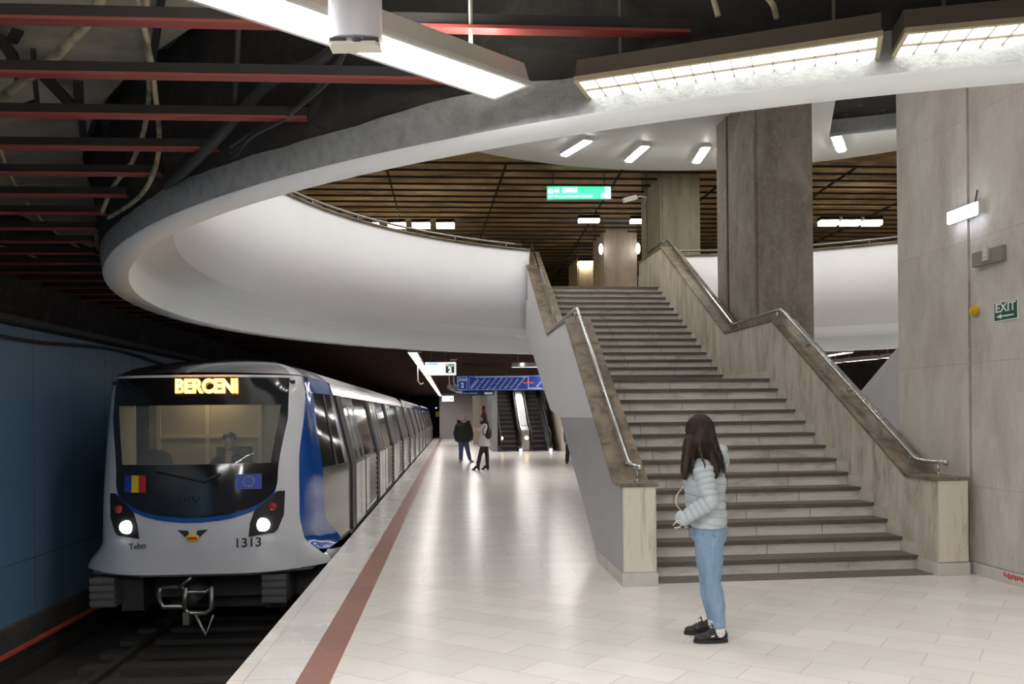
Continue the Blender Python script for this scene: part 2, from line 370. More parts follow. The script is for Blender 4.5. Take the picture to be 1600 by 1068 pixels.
# the outer plaster of the beam, its soffit and inner lip
b = MB(); n = 360; v = []; f = []
random.seed(5)
for i in range(n):
    a = 2*PI*i/n; zz = 3.13 + random.uniform(-.008, .008) + .012*math.sin(i*.37)
    for r, z in ((8.25, 2.962), (8.272, zz), (8.25, zz + .004)): v.append((RC[0] + r*math.cos(a), RC[1] + r*math.sin(a), z))
for i in range(n):
    j = (i+1) % n
    for k in range(2): f.append((i*3+k, j*3+k, j*3+k+1, i*3+k+1))
b.add(v, f, 0, True); struct(b.build('trim_1', 'stipple'))
b = MB(); b.revolve([(8.25, 2.962), (8.24, 2.95), (8.04, 2.95), (8.03, 2.958)], RC, 0, 2*PI, 240)
b.revolve([(8.03, 2.958), (8.03, 3.26)], RC, 0, 2*PI, 240); b.revolve([(8.03, 3.26), (8.01, 3.30), (7.96, 3.33)], RC, 0, 2*PI, 240); b.revolve([(7.96, 3.33), (7.62, 3.44)], RC, 0, 2*PI, 240)
b.revolve([(7.62, 3.44), (7.66, 4.2), (8.18, 4.2), (8.18, 2.962)], RC, 0, 2*PI, 240)
struct(b.build('ring_beam', 'ring_paint'))
# upper parapet: inner leaning wall, interrupted where the stairs arrive
aL = math.atan2(18.15 - RC[1], .33 - RC[0]); aR = math.atan2(18.55 - RC[1], 3.33 - RC[0])
prof = [(7.62, 3.44), (7.42, 5.06), (7.64, 5.10), (7.82, 3.44)]
b = MB(); b.revolve(prof, RC, aL, aR + 2*PI, 230, closed=True); struct(b.build('wall_parapet', 'white_paint'))
b = MB(); b.revolve([(7.39, 5.06), (7.39, 5.095), (7.67, 5.125), (7.67, 5.09)], RC, aL, aR + 2*PI, 230, closed=True, mi=0); struct(b.build('trim_3', 'cap_stone'))
# upper floor
hole = circle(RC, 7.7, 96)
b = MB(); b.sheet([(-26, -9), (32, -9), (32, 75), (-26, 75)], [list(reversed(hole))], 4.27, 4.29); struct(b.build('floor_upper', 'travertine_pale'))
# landing tongue reaching from the upper floor to the last step
b = MB(); b.prism([(2.62, 17.85), (5.1, 17.85), (5.1, 20.3), (2.62, 20.3)], 'z', 4.0, 4.289); struct(b.build('floor_landing', 'tread_stone', frame='S'))
# upper ceiling
b = MB(); b.box(-30, 34, 4, 78, 7.40, 7.6); struct(b.build('ceiling_upper', 'upper_slab', frame='P'))
b = MB(); b.box(-30, 34, 75, 75.3, 4.29, 7.4); struct(b.build('wall_back', 'warm_concrete', frame='P'))
# pale disc with a recess
e1 = Vector((.954, -.30)); e2 = Vector((-.30, -.954)); A = Vector((6.1, 16.35))
q = [A, A + e1*3.0, A + e1*3.0 + e2*4.2, A + e2*4.2]
b = MB(); b.sheet(circle(RC, 7.2, 120), [[(p.x, p.y) for p in q]], 6.87, 6.93)
struct(b.build('ceiling_disc', 'ring_paint'))
b = MB(); b.revolve([(7.2, 6.87), (7.2, 7.42)], RC, 0, 2*PI, 120)
struct(b.build('trim_4', 'ring_paint'))
b = MB()
for i in range(4):
    p, p2 = q[i], q[(i+1) % 4]
    b.add([(p.x, p.y, 6.90), (p2.x, p2.y, 6.90), (p2.x, p2.y, 7.18), (p.x, p.y, 7.18)], [(0, 1, 2, 3)], 0)
b.add([(p.x, p.y, 7.18) for p in q], [(0, 1, 2, 3)], 1)
for i in range(9):
    for j in range(9):
        c = A + e1*(.3 + i*.62 + .2*(j % 2)) + e2*(.25 + j*.42)
        if (c - A).dot(e1) < 2.9: b.tube([(c.x, c.y, 7.172), (c.x, c.y, 7.178)], .055, 10, 2, smooth=False)
struct(b.build('ceiling_recess', ['stipple', 'joist_dark', 'dark_grey']))

# ================================================================ JOISTS
def joist_mesh(h=.065, w=.062):
    b = MB(); b.box(0, 1, -.016, .016, .012, h, 0); b.box(0, 1, -w/2, w/2, 0, .014, 1); return b
j0 = joist_mesh().build('ceiling_joist', ['joist_dark', 'joist_red'])
def put_joist(src, x0, x1, y, z, label, cat, group, first):
    o = src if first else src.copy()
    if not first: COL.objects.link(o)
    o.location = toW((x0, y, z), 'P'); o.rotation_euler.z = ANG['P']; o.scale = (x1 - x0, 1, 1)
    return tag(o, label, cat, group)
first = True; y = 3.53 - .55*3
while y < 19.7:
    d = 8.32**2 - (y - RP[1])**2
    x1 = RP[0] - math.sqrt(d) if d > 0 else 9.0
    put_joist(j0, -4.9, x1, y, 3.20, 'red edged ceiling joist over the near track, %s from the top' % (['above the photo edge, third', 'above the photo edge, second', 'above the photo edge, next'] + 'first second third fourth fifth sixth seventh eighth ninth tenth eleventh twelfth thirteenth fourteenth fifteenth sixteenth seventeenth eighteenth nineteenth twentieth'.split() + ['dark number %d' % q_ for q_ in range(21, 60)])[int(round((y - 1.88)/.55))], 'joist', 'red edged joists over the near track', first); first = False
    if d > 0:
        x2 = RP[0] + math.sqrt(d)
        if x2 < 12 and y > 12: put_joist(j0, x2, 13.5, y, 3.20, 'dark ceiling joist right of the round opening, seen under its beam', 'joist', 'joists right of the round opening', False)
    y += .55
y = 20.3
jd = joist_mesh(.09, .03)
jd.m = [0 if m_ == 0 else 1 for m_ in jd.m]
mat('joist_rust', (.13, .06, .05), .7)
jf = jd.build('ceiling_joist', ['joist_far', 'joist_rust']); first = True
while y < 62:
    put_joist(jf, -4.9, 13.5, y, 3.20, 'thin dark joist of the far platform ceiling beyond the round beam', 'joist', 'joists over the far platform', first); first = False
    y += .62
ju = MB(); ju.box(0, 1, -.02, .02, 0, .045); jm = ju.build('ceiling_joist', 'joist_dark'); first = True
y = 18.2
while y < 62:
    put_joist(jm, -24, 26, y, 6.95, 'long black joist under the brown upper ceiling, one of the parallel row', 'joist', 'joists under the brown upper ceiling', first); first = False
    y += .56 if y < 40 else 1.1
jr = MB(); jr.box(-.02, .02, 0, 1, 0, .05); jo = jr.build('runner_bar', 'joist_dark'); first = True
for i in range(14):
    o = jo if first else jo.copy()
    if not first: COL.objects.link(o)
    first = False
    o.location = toW((-17 + i*2.6, 18.5, 7.02), 'P'); o.rotation_euler.z = ANG['P'] + .02*((i*7) % 5 - 2); o.scale = (1, 40, 1)
    tag(o, 'thin black runner bar crossing above the upper joists', 'bar', 'runner bars above the upper joists')

# ================================================================ STAIRCASE
d37 = ANG['S'] - ANG['P']
def xl(ys): return (1.885 + ys*math.sin(d37))/math.cos(d37)
ST = thing('staircase', 'wide staircase of dark worn treads and pale marble risers between two parapets', 'staircase', (3.6, 8.3, 0), 'S')
XR = 5.075
noses = [(8.26 + .282*(k-1), .151*k) for k in range(1, 15)] + [(13.82 + .2714*(k-15), 2.114 + .145*(k-14)) for k in range(15, 30)]
prev = 0
sk = MB()
for k, (y, z) in enumerate(noses):
    yn = noses[k+1][0] if k < 28 else y + .6
    b = MB(); b.prism([(xl(y), y), (XR, y), (XR, yn + .035), (xl(yn), yn + .035)], 'z', z - .045, z); b.build('tread', 'tread_stone', ST)
    b = MB(); b.prism([(xl(y), y + .028), (XR, y + .028), (XR, y + .06), (xl(y), y + .06)], 'z', prev, z - .045); b.build('riser', 'riser_marble', ST)
    if k == 13: sk.box(XR - .014, XR, y, yn + .03, z, z + .11)
    elif k < 28: sk.box(XR - .014, XR, y, yn + .20, z, z + .115 if k < 14 else z + .10)
    prev = z
b = MB(); b.box(xl(8), XR, 7.97, 8.29, .0, .006); b.build('base_strip', 'tread_stone', ST)
sk.build('skirting', 'skirting_marble', ST)
# slab under the flights
b = MB(); b.prism([(8.9, 0), (8.4, .02), (11.9, 1.95), (13.9, 1.97), (17.7, 4.0), (18.6, 4.1), (18.6, 3.5), (16.9, 2.87), (13.9, 1.69), (12.5, 1.6), (9.3, 0)], 'x', 2.3, XR); b.build('flight_slab', 'white_paint', ST)

def off_top(prof, t, dx=0):
    lo = [(p[0], p[1]) for p in prof]; hi = [(p[0], p[1] + t) for p in reversed(prof)]
    return lo + hi
# right parapet (S frame)
RT = [(7.92, .93), (8.45, .93), (11.83, 2.93), (13.73, 2.93), (17.4, 5.06), (19.2, 5.06)]
RW = thing('stair_parapet', 'travertine clad stair parapet rising between the steps and the big concrete pillar', 'parapet', (5.23, 8, 0), 'S')
b = MB(); b.prism([(7.92, 0)] + RT + [(19.2, 3.4), (16.9, 2.87), (13.9, 1.69), (12.5, 1.6), (9.3, 0)], 'x', XR, 5.39); b.build('wall_body', 'travertine', RW)
b = MB(); b.prism(off_top([(p[0] - (.02 if i == 0 else 0), p[1]) for i, p in enumerate(RT)], .035), 'x', XR - .02, 5.41); b.build('cap', 'cap_stone', RW)
b = MB(); b.box(XR + .004, 5.386, 7.908, 7.92, .135, .93); b.build('end_panel', 'travertine_pale', RW)
b = MB(); b.box(XR - .012, 5.398, 7.90, 8.26, 0, .125); b.build('plinth', 'skirting_marble', RW)
# left parapet (P frame)
LT = [(7.97, .93), (8.40, .93), (11.88, 2.92), (14.25, 2.95), (18.85, 5.18)]
LW = thing('stair_parapet', 'stair parapet with white and grey painted outer face, beside the open platform', 'parapet', (1.74, 8.1, 0), 'P')
under = [(18.85, 3.5), (16.9, 2.82), (13.95, 1.70), (12.65, 1.60), (9.3, 0)]
b = MB(); b.prism([(7.97, 0)] + LT + under, 'x', 1.585, 1.895); b.build('wall_body', 'white_paint', LW)
b = MB(); b.prism([(7.972, .13), (9.56, .13), (12.60, 1.58), (9.50, 1.58), (8.42, .935), (7.972, .925)], 'x', 1.577, 1.584); b.build('grey_paint_panel', 'grey_paint', LW, label='grey painted lower panel')
b = MB(); b.prism([(7.972, .13)] + [(p[0] + .002, p[1] - .004) for p in LT] + [(18.8, 4.1), (13.9, 1.97), (12, 1.95), (8.8, .1)], 'x', 1.896, 1.902); b.build('inner_facing', 'travertine', LW)
b = MB(); b.prism(off_top([(p[0] - (.02 if i == 0 else 0), p[1]) for i, p in enumerate(LT)], .035), 'x', 1.565, 1.925); b.build('cap', 'cap_stone', LW)
b = MB(); b.box(1.592, 1.893, 7.958, 7.97, .135, .93); b.build('end_panel', 'travertine_pale', LW)
b = MB(); b.prism([(7.95, 0), (9.31, 0), (9.57, .125), (7.95, .125)], 'x', 1.57, 1.91); b.build('plinth', 'skirting_marble', LW)

def handrail(name, label, frame, x, path, posts, r=.024, ends=None):
    T = thing(name, label, 'handrail', (x, path[0][1] if len(path[0]) == 3 else path[0][0], 0), frame)
    pts = [p if len(p) == 3 else (x, p[0], p[1]) for p in path]
    # rounded corners
    P = [Vector(p) for p in pts]; out = [P[0]]
    for i in range(1, len(P)-1):
        a = (P[i-1] - P[i]).normalized(); c = (P[i+1] - P[i]).normalized(); s = .09
        for t in (0, .25, .5, .75, 1): out.append((P[i] + a*s)*(1-t)**2 + P[i]*2*t*(1-t) + (P[i] + c*s)*t**2)
    out.append(P[-1])
    b = MB(); b.tube(out, r, 14); b.ell(P[0], (r*1.25,)*3, 12, 8); b.build('rail', 'steel', T)
    for (y, zc, zr) in posts:
        b = MB(); b.tube([(x, y, zc), (x, y, zr)], .009, 8); b.tube([(x, y, zc), (x, y, zc + .012)], .035, 16, smooth=False); b.build('bracket', 'steel', T)
    return T
def capz(T, y):
    for (y0, z0), (y1, z1) in zip(T, T[1:]):
        if y0 <= y <= y1: return z0 + (z1-z0)*(y-y0)/(y1-y0) + .035
def railz(Pt, y):
    for p, p2 in zip(Pt, Pt[1:]):
        if p[0] <= y <= p2[0]: return p[1] + (p2[1]-p[1])*(y-p[0])/(p2[0]-p[0])
rp = [(8.08, 1.10), (8.58, 1.10), (11.95, 3.12), (13.87, 3.10), (17.65, 5.28), (19.1, 5.28)]
handrail('handrail', 'steel handrail on the travertine parapet right of the steps', 'S', 5.27, rp, [(y, capz(RT, y), railz(rp, y)) for y in (8.2, 8.7, 10.0, 11.1, 12.1, 13.6, 14.9, 16.2, 17.3, 18.6)])
lp = [(8.05, 1.11), (8.45, 1.11), (12.05, 3.13), (14.35, 3.13), (18.85, 5.38)]
handrail('handrail', 'steel handrail on the painted parapet left of the steps', 'P', 1.76, lp, [(y, capz(LT, y), railz(lp, y)) for y in (8.15, 8.65, 10.0, 11.2, 12.2, 14.2, 15.3, 16.6, 17.9)])
# ring handrails on the round parapet
def ring_rail(a0, a1, label):
    mid = (a0+a1)/2
    T = thing('handrail', label, 'handrail', (RC[0] + 7.52*math.cos(mid), RC[1] + 7.52*math.sin(mid), 5.1))
    n = max(8, int(abs(a1-a0)*24))
    b = MB(); b.tube([(RC[0] + 7.50*math.cos(a0+(a1-a0)*i/n), RC[1] + 7.50*math.sin(a0+(a1-a0)*i/n), 5.19) for i in range(n+1)], .024, 10); b.build('rail', 'steel_dull', T)
    k = max(2, int(abs(a1-a0)*7.5/1.3))
    for i in range(k+1):
        a = a0 + (a1-a0)*(i+.3)/(k+.6); b = MB(); x, y = RC[0] + 7.50*math.cos(a), RC[1] + 7.50*math.sin(a)
        b.tube([(x, y, 5.10), (x, y, 5.19)], .012, 8); b.build('bracket', 'steel_dull', T)
ring_rail(aL + .02, PI + .5, 'curved steel rail on the round white parapet left of the stairs')
ring_rail(-.5, aR - .03, 'curved steel rail on the round white parapet right of the stairs')

# ================================================================ PILLARS
def pillar(label, x0, x1, y0, y1, z0, z1, m, groove=True):
    T = thing('concrete_pillar', label, 'pillar', ((x0+x1)/2, (y0+y1)/2, z0), 'S')
    b = MB(); b.box(x0, x1, y0, y1, z0, z1); b.build('shaft', m, T)
    if groove:
        b = MB(); d = (y1-y0)
        b.box(x0-.035, x0, y0, y0 + d*.66, z0, z1); b.box(x0-.035, x0, y0 + d*.72, y1, z0, z1); b.build('facing', m, T)
        b = MB(); b.box(x0 + .02, x1 - .02, y0 - .035, y0, z0, z1); b.build('front_facing', m, T)
    return T
pillar('tall square concrete pillar standing behind the travertine parapet', 5.53, 6.50, 13.48, 15.2, 0, 6.87, 'board_concrete')
pillar('tan concrete pillar upstairs behind the top of the right handrail', 5.53, 6.42, 18.87, 20.5, 4.29, 7.4, 'olive_concrete')
pillar('smaller tan pillar upstairs beyond the last step', 5.53, 6.48, 24.7, 26.3, 4.29, 7.4, 'warm_concrete')
pillar('farthest low looking tan pillar upstairs, left of the other two', 5.53, 6.5, 28.95, 30.6, 4.29, 7.4, 'warm_concrete')
FX = 5.47
T = thing('concrete_pillar', 'massive pale concrete pillar at the right edge carrying the exit sign', 'pillar', (6.0, 8.0, 0), 'S')
b = MB(); b.box(FX + .03, 6.75, 6.5, 9.25, 0, 6.87); b.build('shaft', 'pale_concrete', T)
def ons(px, py, xs=FX):
    r = ray(px, py); q_ = toF(r, 'S'); t = xs/q_[0]; p = r*t + Vector((0, 0, 1.62)); return toF(p, 'S')
yg1 = ons(1514, 500)[1]; yg2 = ons(1534, 500)[1]
b = MB(); b.box(FX, FX + .03, yg1 + .012, 9.25, .125, 6.87); b.box(FX, FX + .03, 6.5, yg2 - .01, .125, 6.87); b.box(FX + .018, FX + .03, yg2, yg1, .125, 6.87); b.build('facing', 'pale_concrete', T)
b = MB(); b.box(FX - .008, FX + .03, 6.5, 9.25, 0, .12); b.build('plinth', 'skirting_marble', T)
p = ons(1582, 903, FX - .01); b = MB()
random.seed(11)
for i in range(9): b.box(FX - .0095, FX - .0085, p[1] - .14 + i*.03, p[1] - .12 + i*.03, .045 + random.uniform(0, .02), .085 + random.uniform(0, .02))
b.build('red_scribble', 'poster_red', T, label='red scribble on the plinth')

# grey wall of the neighbouring stair behind
T = thing('stair_side_wall', 'grey painted sloping side of another stair behind the right parapet', 'stair wall', (6.4, 13.2, 0))
b = MB(); b.prism([(4.95, 0), (4.95, 1.42), (5.38, 1.90), (6.42, 3.11), (8.6, 5.55), (8.6, 0)], 'y', 13.0, 13.3); b.build('wall_body', 'grey_paint', T)
b = MB(); b.prism([(5.3, 0), (5.3, .68), (6.5, 1.62), (8.6, 3.2), (8.6, 0)], 'y', 12.97, 13.0); b.build('dark_panel', 'dark_paint', T, label='brown grey lower panel')

# ================================================================ FAR END OF THE PLATFORM
b = MB(); b.box(-.98, 1.55, 62, 62.4, 0, 4); struct(b.build('wall_far', 'wall_pink', frame='P'))
b = MB(); b.box(1.55, 14, 59.5, 60, 0, 4); struct(b.build('wall_far_beige', 'wall_beige', frame='P'))
b = MB(); b.box(-.98, -.5, 62.4, 90, -1.2, 4); struct(b.build('wall_tunnel', 'sooty_concrete', frame='P'))
b = MB(); b.box(-5.2, -.5, 100, 100.4, -1.4, 4.2); struct(b.build('wall_tunnel_end', 'sooty_concrete', frame='P'))
b = MB(); b.box(4.80, 5.02, 37.8, 59.5, 0, 3.95); struct(b.build('wall_escalator', 'wall_beige', frame='P'))
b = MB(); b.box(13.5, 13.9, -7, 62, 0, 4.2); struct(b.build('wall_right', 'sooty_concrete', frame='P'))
b = MB(); b.prism([(-.3, 3.1), (.2, 2.85), (1.68, 2.7), (1.68, 3.9), (-.3, 3.9)], 'y', 44, 47); struct(b.build('ceiling_bulkhead', 'grey_paint', frame='P'))

# ================================================================ LAMPS
def lamp(name, label, L, w, h, em, housing, frame_m='brass_frame', louvre=True, group=None, cells=10, cat='lamp', hang=0, deep=0, up=0):
    T = thing(name, label, cat, (0, 0, 0), 'W', group)
    b = MB(); b.prism([(-w/2, .012), (w/2, .012), (w*.36, h), (-w*.36, h)], 'x', -L/2, L/2)
    if hang:
        for sx_ in (-1, 1): b.box(sx_*L*.36 - .006, sx_*L*.36 + .006, -.006, .006, h, h + hang)
    b.build('housing', housing, T)
    b = MB(); t = .014
    b.box(-L/2 - .004, L/2 + .004, -w/2 - .004, -w/2 + t, -.004, .016); b.box(-L/2 - .004, L/2 + .004, w/2 - t, w/2 + .004, -.004, .016)
    b.box(-L/2 - .004, -L/2 + t, -w/2 + t, w/2 - t, -.004, .016); b.box(L/2 - t, L/2 + .004, -w/2 + t, w/2 - t, -.004, .016); b.build('frame', frame_m, T)
    b = MB()
    if deep: b.prism([(-w/2 + t, .01), (w/2 - t, .01), (w/2 - .04, -deep), (-w/2 + .04, -deep)], 'x', -L/2 + t, L/2 - t)
    else: b.add([(-L/2 + t, -w/2 + t, .009), (L/2 - t, -w/2 + t, .009), (L/2 - t, w/2 - t, .009), (-L/2 + t, w/2 - t, .009)], [(0, 3, 2, 1)])
    b.build('diffuser', em, T)
    if up:
        b = MB(); b.box(-L*.45, L*.45, -.03, .03, h + .001, h + .012); b.build('added_top_glow', 'uplight', T)  # glowing strip added on top, out of view, to light the slab above
    if louvre:
        b = MB(); b.box(-L/2 + t, L/2 - t, -.0016, .0016, -.002, .008)
        for i in range(1, cells):
            x = -L/2 + L*i/cells; b.box(x - .0012, x + .0012, -w/2 + t, w/2 - t, -.002, .008)
        b.build('louvre', 'louvre_blade', T)
    return T
def place(T, loc, ang, label=None):
    T.location = Vector(loc); T.rotation_euler.z = ang
    if label: T['label'] = label
    return T
# lamp R1/R2 and the rest of the ring of louvred lamps
c1 = Vector((.882, 3.53)); ang1 = math.atan2(3.051 - 3.424, 1.333 - .314)
R1 = lamp('louvre_lamp', 'long louvred strip lamp by the round beam, fully visible at the top right', 1.19, .26, .10, 'tube_white', 'lamp_housing_dark', cells=15, hang=.84)
place(R1, (c1.x, c1.y, 3.025), ang1)
lampR = []
a1 = math.atan2(c1.y - RC[1], c1.x - RC[0]); rr = math.hypot(c1.x - RC[0], c1.y - RC[1])
R3 = lamp('louvre_lamp', 'x', 1.19, .26, .10, 'tube_ring_hidden', 'lamp_housing_dark', louvre=False, hang=.84)  # unseen rest of the ring, emission raised to light the stairs from the front
for i in (1, 2, 3, 4, 5, 6):
    a = a1 + i*.150
    o = dup(R1, (0, 0, 0)) if i == 1 else R3 if i == 2 else dup(R3, (0, 0, 0)); place(o, (RC[0] + rr*math.cos(a), RC[1] + rr*math.sin(a), 3.025), a + PI/2)
    o['label'] = 'louvred strip lamp cut off by the right edge of the photo' if i == 1 else 'unseen strip lamp continuing the ring, made stronger to light the stairs'
    if i > 1: o['group'] = 'ring lamps outside the photo'
L1 = lamp('strip_lamp', 'big bright prismatic strip lamp hanging at the top centre, partly behind the white box', 1.62, .22, .10, 'tube_strong', 'lamp_housing', 'lamp_housing', louvre=False, hang=.85, up=1)
dr = Vector((-.73, -.68)).normalized()
place(L1, (.005 + dr.x*.80, 3.66 + dr.y*.80, 3.0), math.atan2(dr.y, dr.x))
for i in (1, 2):
    o = dup(L1, (0, 0, 0)); place(o, (.005 + dr.x*(.80 + i*1.9), 3.66 + dr.y*(.80 + i*1.9), 3.0), math.atan2(dr.y, dr.x), 'prismatic strip lamp outside the photo above the camera'); o['group'] = 'strip lamps above the camera'
# radial lamps under the pale disc
D1 = lamp('disc_lamp', 'bright box lamp under the pale disc', 1.0, .20, .07, 'tube_warm', 'lamp_housing', 'lamp_housing', louvre=False, deep=.03)
lab = {4: 'box lamp under the pale disc, leftmost and mostly hidden by the ring beam', 3: 'box lamp under the pale disc, second from the left edge of the disc', 2: 'box lamp under the pale disc, midway between two others left of the tall pillar', 1: 'box lamp under the pale disc, just left of the tall pillar',
       -1: 'box lamp under the pale disc, just below its dark recess', -2: 'box lamp under the pale disc, cut by the pale pillar at the right'}
first = True
for i in range(28):
    a = math.radians(76 + i*360/28); ii = i if i <= 14 else i - 28
    o = D1 if first else dup(D1, (0, 0, 0)); first = False
    place(o, (RC[0] + 5.85*math.cos(a), RC[1] + 5.85*math.sin(a), 6.80), a, lab.get(ii, 'box lamp under the pale disc, hidden from the photo by the ring beam'))
    o['group'] = 'lamps under the pale disc'
    if ii in (-3, -4, -5): o.location.z = 6.76
# row along the platform edge: far part visible, near part behind the camera
W1 = lamp('row_lamp', 'strip lamp in the receding row above the platform edge', 1.25, .22, .10, 'tube_row', 'lamp_housing', 'lamp_housing', louvre=True, cells=6, hang=.82, group='row of strip lamps above the platform edge')
ys = [19.6 + 1.5*i for i in range(28)] + [-6.0 + 2.0*i for i in range(4)]
for i, y in enumerate(ys):
    if y < 10: o = dup(L1, (0, 0, 0), label='prismatic strip lamp above the platform edge behind the camera'); o['group'] = 'strip lamps behind the camera'
    else: o = W1 if i == 0 else dup(W1, (0, 0, 0))
    place(o, toW((-.88, y, 3.02), 'P'), ANG['P'] + PI/2)
# added lamp rows, out of view, brightening the far hall and right side
H1 = lamp('hall_fill_lamp', 'unseen strip lamp added to brighten the hall beyond the stairs', 1.25, .22, .10, 'tube_hall_fill', 'lamp_housing', 'lamp_housing', louvre=False, hang=.80)
H1.location = toW((3.0, 20.2, 3.04), 'P'); H1.rotation_euler.z = ANG['P'] + PI/2; H1['group'] = 'unseen strip lamps added to brighten the hall'
for k, (x, y0, n_) in enumerate([(3.0, 22.6, 2), (6.4, 20.2, 7), (9.5, 5, 7), (.9, 33.5, 10), (3.2, 33.5, 4)]):
    for i in range(n_):
        o = dup(H1, (0, 0, 0)); place(o, toW((x, y0 + 2.6*i, 3.04), 'P'), ANG['P'] + PI/2, 'unseen strip lamp added to brighten the hall beyond the stairs'); o['group'] = 'unseen strip lamps added to brighten the hall'
for i in range(3):
    o = dup(W1, (0, 0, 0)); place(o, (9.0 + .42*i, 24.6 - 1.45*i, 3.0), math.radians(-73), 'pink white strip lamp seen under the round beam on the right'); o['group'] = 'lamps seen under the beam on the right'
o = dup(W1, (0, 0, 0)); q_ = onD(836, 573, 23.0); o.scale.z = 1.16; place(o, (q_.x, q_.y, q_.z), 0, 'pale strip lamp above the blue line sign, cut by the stair parapet'); del o['group']
b = MB(); q_ = onD(816, 569, 22.9); b.ell(q_, (.045,)*3, 12, 8); tag(b.build('indicator_light', 'white_dot'), 'tiny round white light left of the strip lamp above the blue sign', 'light')
# small lamps on the upper ceiling
U1 = lamp('ceiling_lamp', 'x', .50, .30, .10, 'tube_up', 'joist_dark', 'lamp_housing_dark', louvre=False, deep=.12)
U2 = lamp('ceiling_lamp', 'x', .58, .26, .10, 'tube_pink', 'joist_dark', 'lamp_housing_dark', louvre=False, deep=.08)
ups = [(U1, 578, 349, 23.4, 'yellowish ceiling lamp upstairs, leftmost, mostly hidden by the curved steel rail'), (U1, 620, 349, 23.4, 'yellowish ceiling lamp upstairs, second from the left above the curved rail'),
       (U1, 658, 349, 23.4, 'yellowish ceiling lamp upstairs, third from the left above the curved rail'), (U1, 696, 349, 23.4, 'yellowish ceiling lamp upstairs, rightmost above the curved rail'),
       (U1, 915, 408.5, 29.3, 'long yellow lamp far upstairs, lower one left of the small pillar'), (U1, 938, 408.5, 29.8, 'yellow lamp far upstairs touching the small pillar edge'),
       (U1, 1294, 345, 23.1, 'yellow ceiling lamp right of the tall pillar, first of three'), (U1, 1328, 345, 23.1, 'ceiling lamp right of the tall pillar, middle of three'), (U1, 1362, 345, 23.1, 'ceiling lamp right of the tall pillar, last of three'),
       (U2, 920, 342.5, 23.1, 'pinkish white ceiling lamp upstairs under the green sign'), (U2, 1001, 343.5, 23.1, 'pinkish white ceiling lamp upstairs beside the tan pillar')]
seen = set()
for src, px, py, D, lb in ups:
    o = src if src.name not in seen else dup(src, (0, 0, 0)); seen.add(src.name)
    q_ = onD(px, py, D); place(o, q_, .02, lb)
random.seed(2)
for i in range(24):  # grid of lamps added out of sight to brighten the upper ceiling
    o = dup(U1, (0, 0, 0)); place(o, ((-13, -9, -5, 13, 17, 21)[i % 6], 18 + 8*(i // 6), 6.86), .03, 'unseen ceiling lamp upstairs, added to brighten the upper ceiling'); o['group'] = 'added unseen lamps upstairs'
# emergency light and other things on the pale pillar
pa = ons(1493, 337); pb_ = ons(1540, 334)
T = thing('emergency_light', 'glowing blue white emergency light on the pale pillar', 'light', (FX - .03, (pa[1]+pb_[1])/2, 2.0), 'S')
ym = (pa[1]+pb_[1])/2; hl = abs(pa[1]-pb_[1])/2
zc = ons(1516, 333)[2]
b = MB(); b.box(FX - .075, FX - .002, ym - hl, ym + hl, zc - .055, zc + .065); b.build('housing', 'lamp_housing', T)
b = MB(); b.box(FX - .10, FX - .076, ym - hl + .015, ym + hl - .015, zc - .065, zc + .055); b.build('lens', 'tube_cool', T)
b = MB(); b.tube([(FX - .02, ym - .1, zc + .06), (FX - .02, ym - .12, zc + .12), (FX - .005, ym - .12, zc + .2)], .008, 6); b.build('cable', 'cable_grey', T)
def wall_rect(px0, py0, px1, py1, xs=FX):
    a = ons(px0, py0, xs); c = ons(px1, py1, xs); return min(a[1], c[1]), max(a[1], c[1]), min(a[2], c[2]), max(a[2], c[2])
y0, y1, z0, z1 = wall_rect(1526, 418, 1573, 390); z1 = ons(1526, 396)[2]
T = thing('junction_box', 'grey metal box on the pale pillar above the exit sign', 'box', (FX - .04, (y0+y1)/2, z0), 'S')
b = MB(); b.box(FX - .05, FX - .002, y0, y1, z0, z1); b.build('box_body', 'grey_box', T)
b = MB(); b.box(FX - .07, FX - .05, y0 + (y1-y0)*.42, y0 + (y1-y0)*.58, z0 + .03, z1 + .02); b.ell((FX - .06, (y0+y1)/2, (z0+z1)/2), (.02, .025, .02), 10, 6); b.build('bracket', 'lamp_housing', T)
y0, y1, z0, z1 = wall_rect(1555, 503, 1592, 466)
T = thing('exit_sign', 'green EXIT sign with a left arrow on the pale pillar', 'sign', (FX - .01, (y0+y1)/2, z0), 'S')
b = MB(); b.box(FX - .012, FX - .002, y0, y1, z0, z1); b.build('sign_rim', 'sign_white', T)
b = MB(); b.box(FX - .014, FX - .012, y0 + .008, y1 - .008, z0 + .008, z1 - .008); b.build('sign_plate', 'exit_green', T)
RX = Matrix.Rotation(-PI/2, 4, 'Z') @ Matrix.Rotation(PI/2, 4, 'X')      # faces -x; text runs towards -y
hh = z1 - z0; ww = y1 - y0
text('EXIT', hh*.66, (FX - .015, (y0+y1)/2, z0 + hh*.66), 'sign_white', T, rot=RX, sx=ww*.86/(hh*.66*2.05), bold=.002)
b = MB(); ya = (y0+y1)/2; za = z0 + hh*.24
b.box(FX - .016, FX - .0145, ya - ww*.34, ya + ww*.22, za - hh*.035, za + hh*.035)
b.add([(FX - .016, ya + ww*.40, za), (FX - .016, ya + ww*.16, za + hh*.13), (FX - .016, ya + ww*.16, za - hh*.13)], [(0, 1, 2)]); b.build('arrow', 'sign_white', T)
p = ons(1523, 485); b = MB(); b.tube([(FX + .017, p[1], p[2]), (FX - .025, p[1], p[2])], .052, 20, smooth=False); b.tube([(FX - .025, p[1], p[2]), (FX - .04, p[1], p[2])], .03, 16, smooth=False)
tag(b.build('round_cover', 'yellow_paint', frame='S'), 'round yellow cover on the pale pillar left of the exit sign', 'cover')

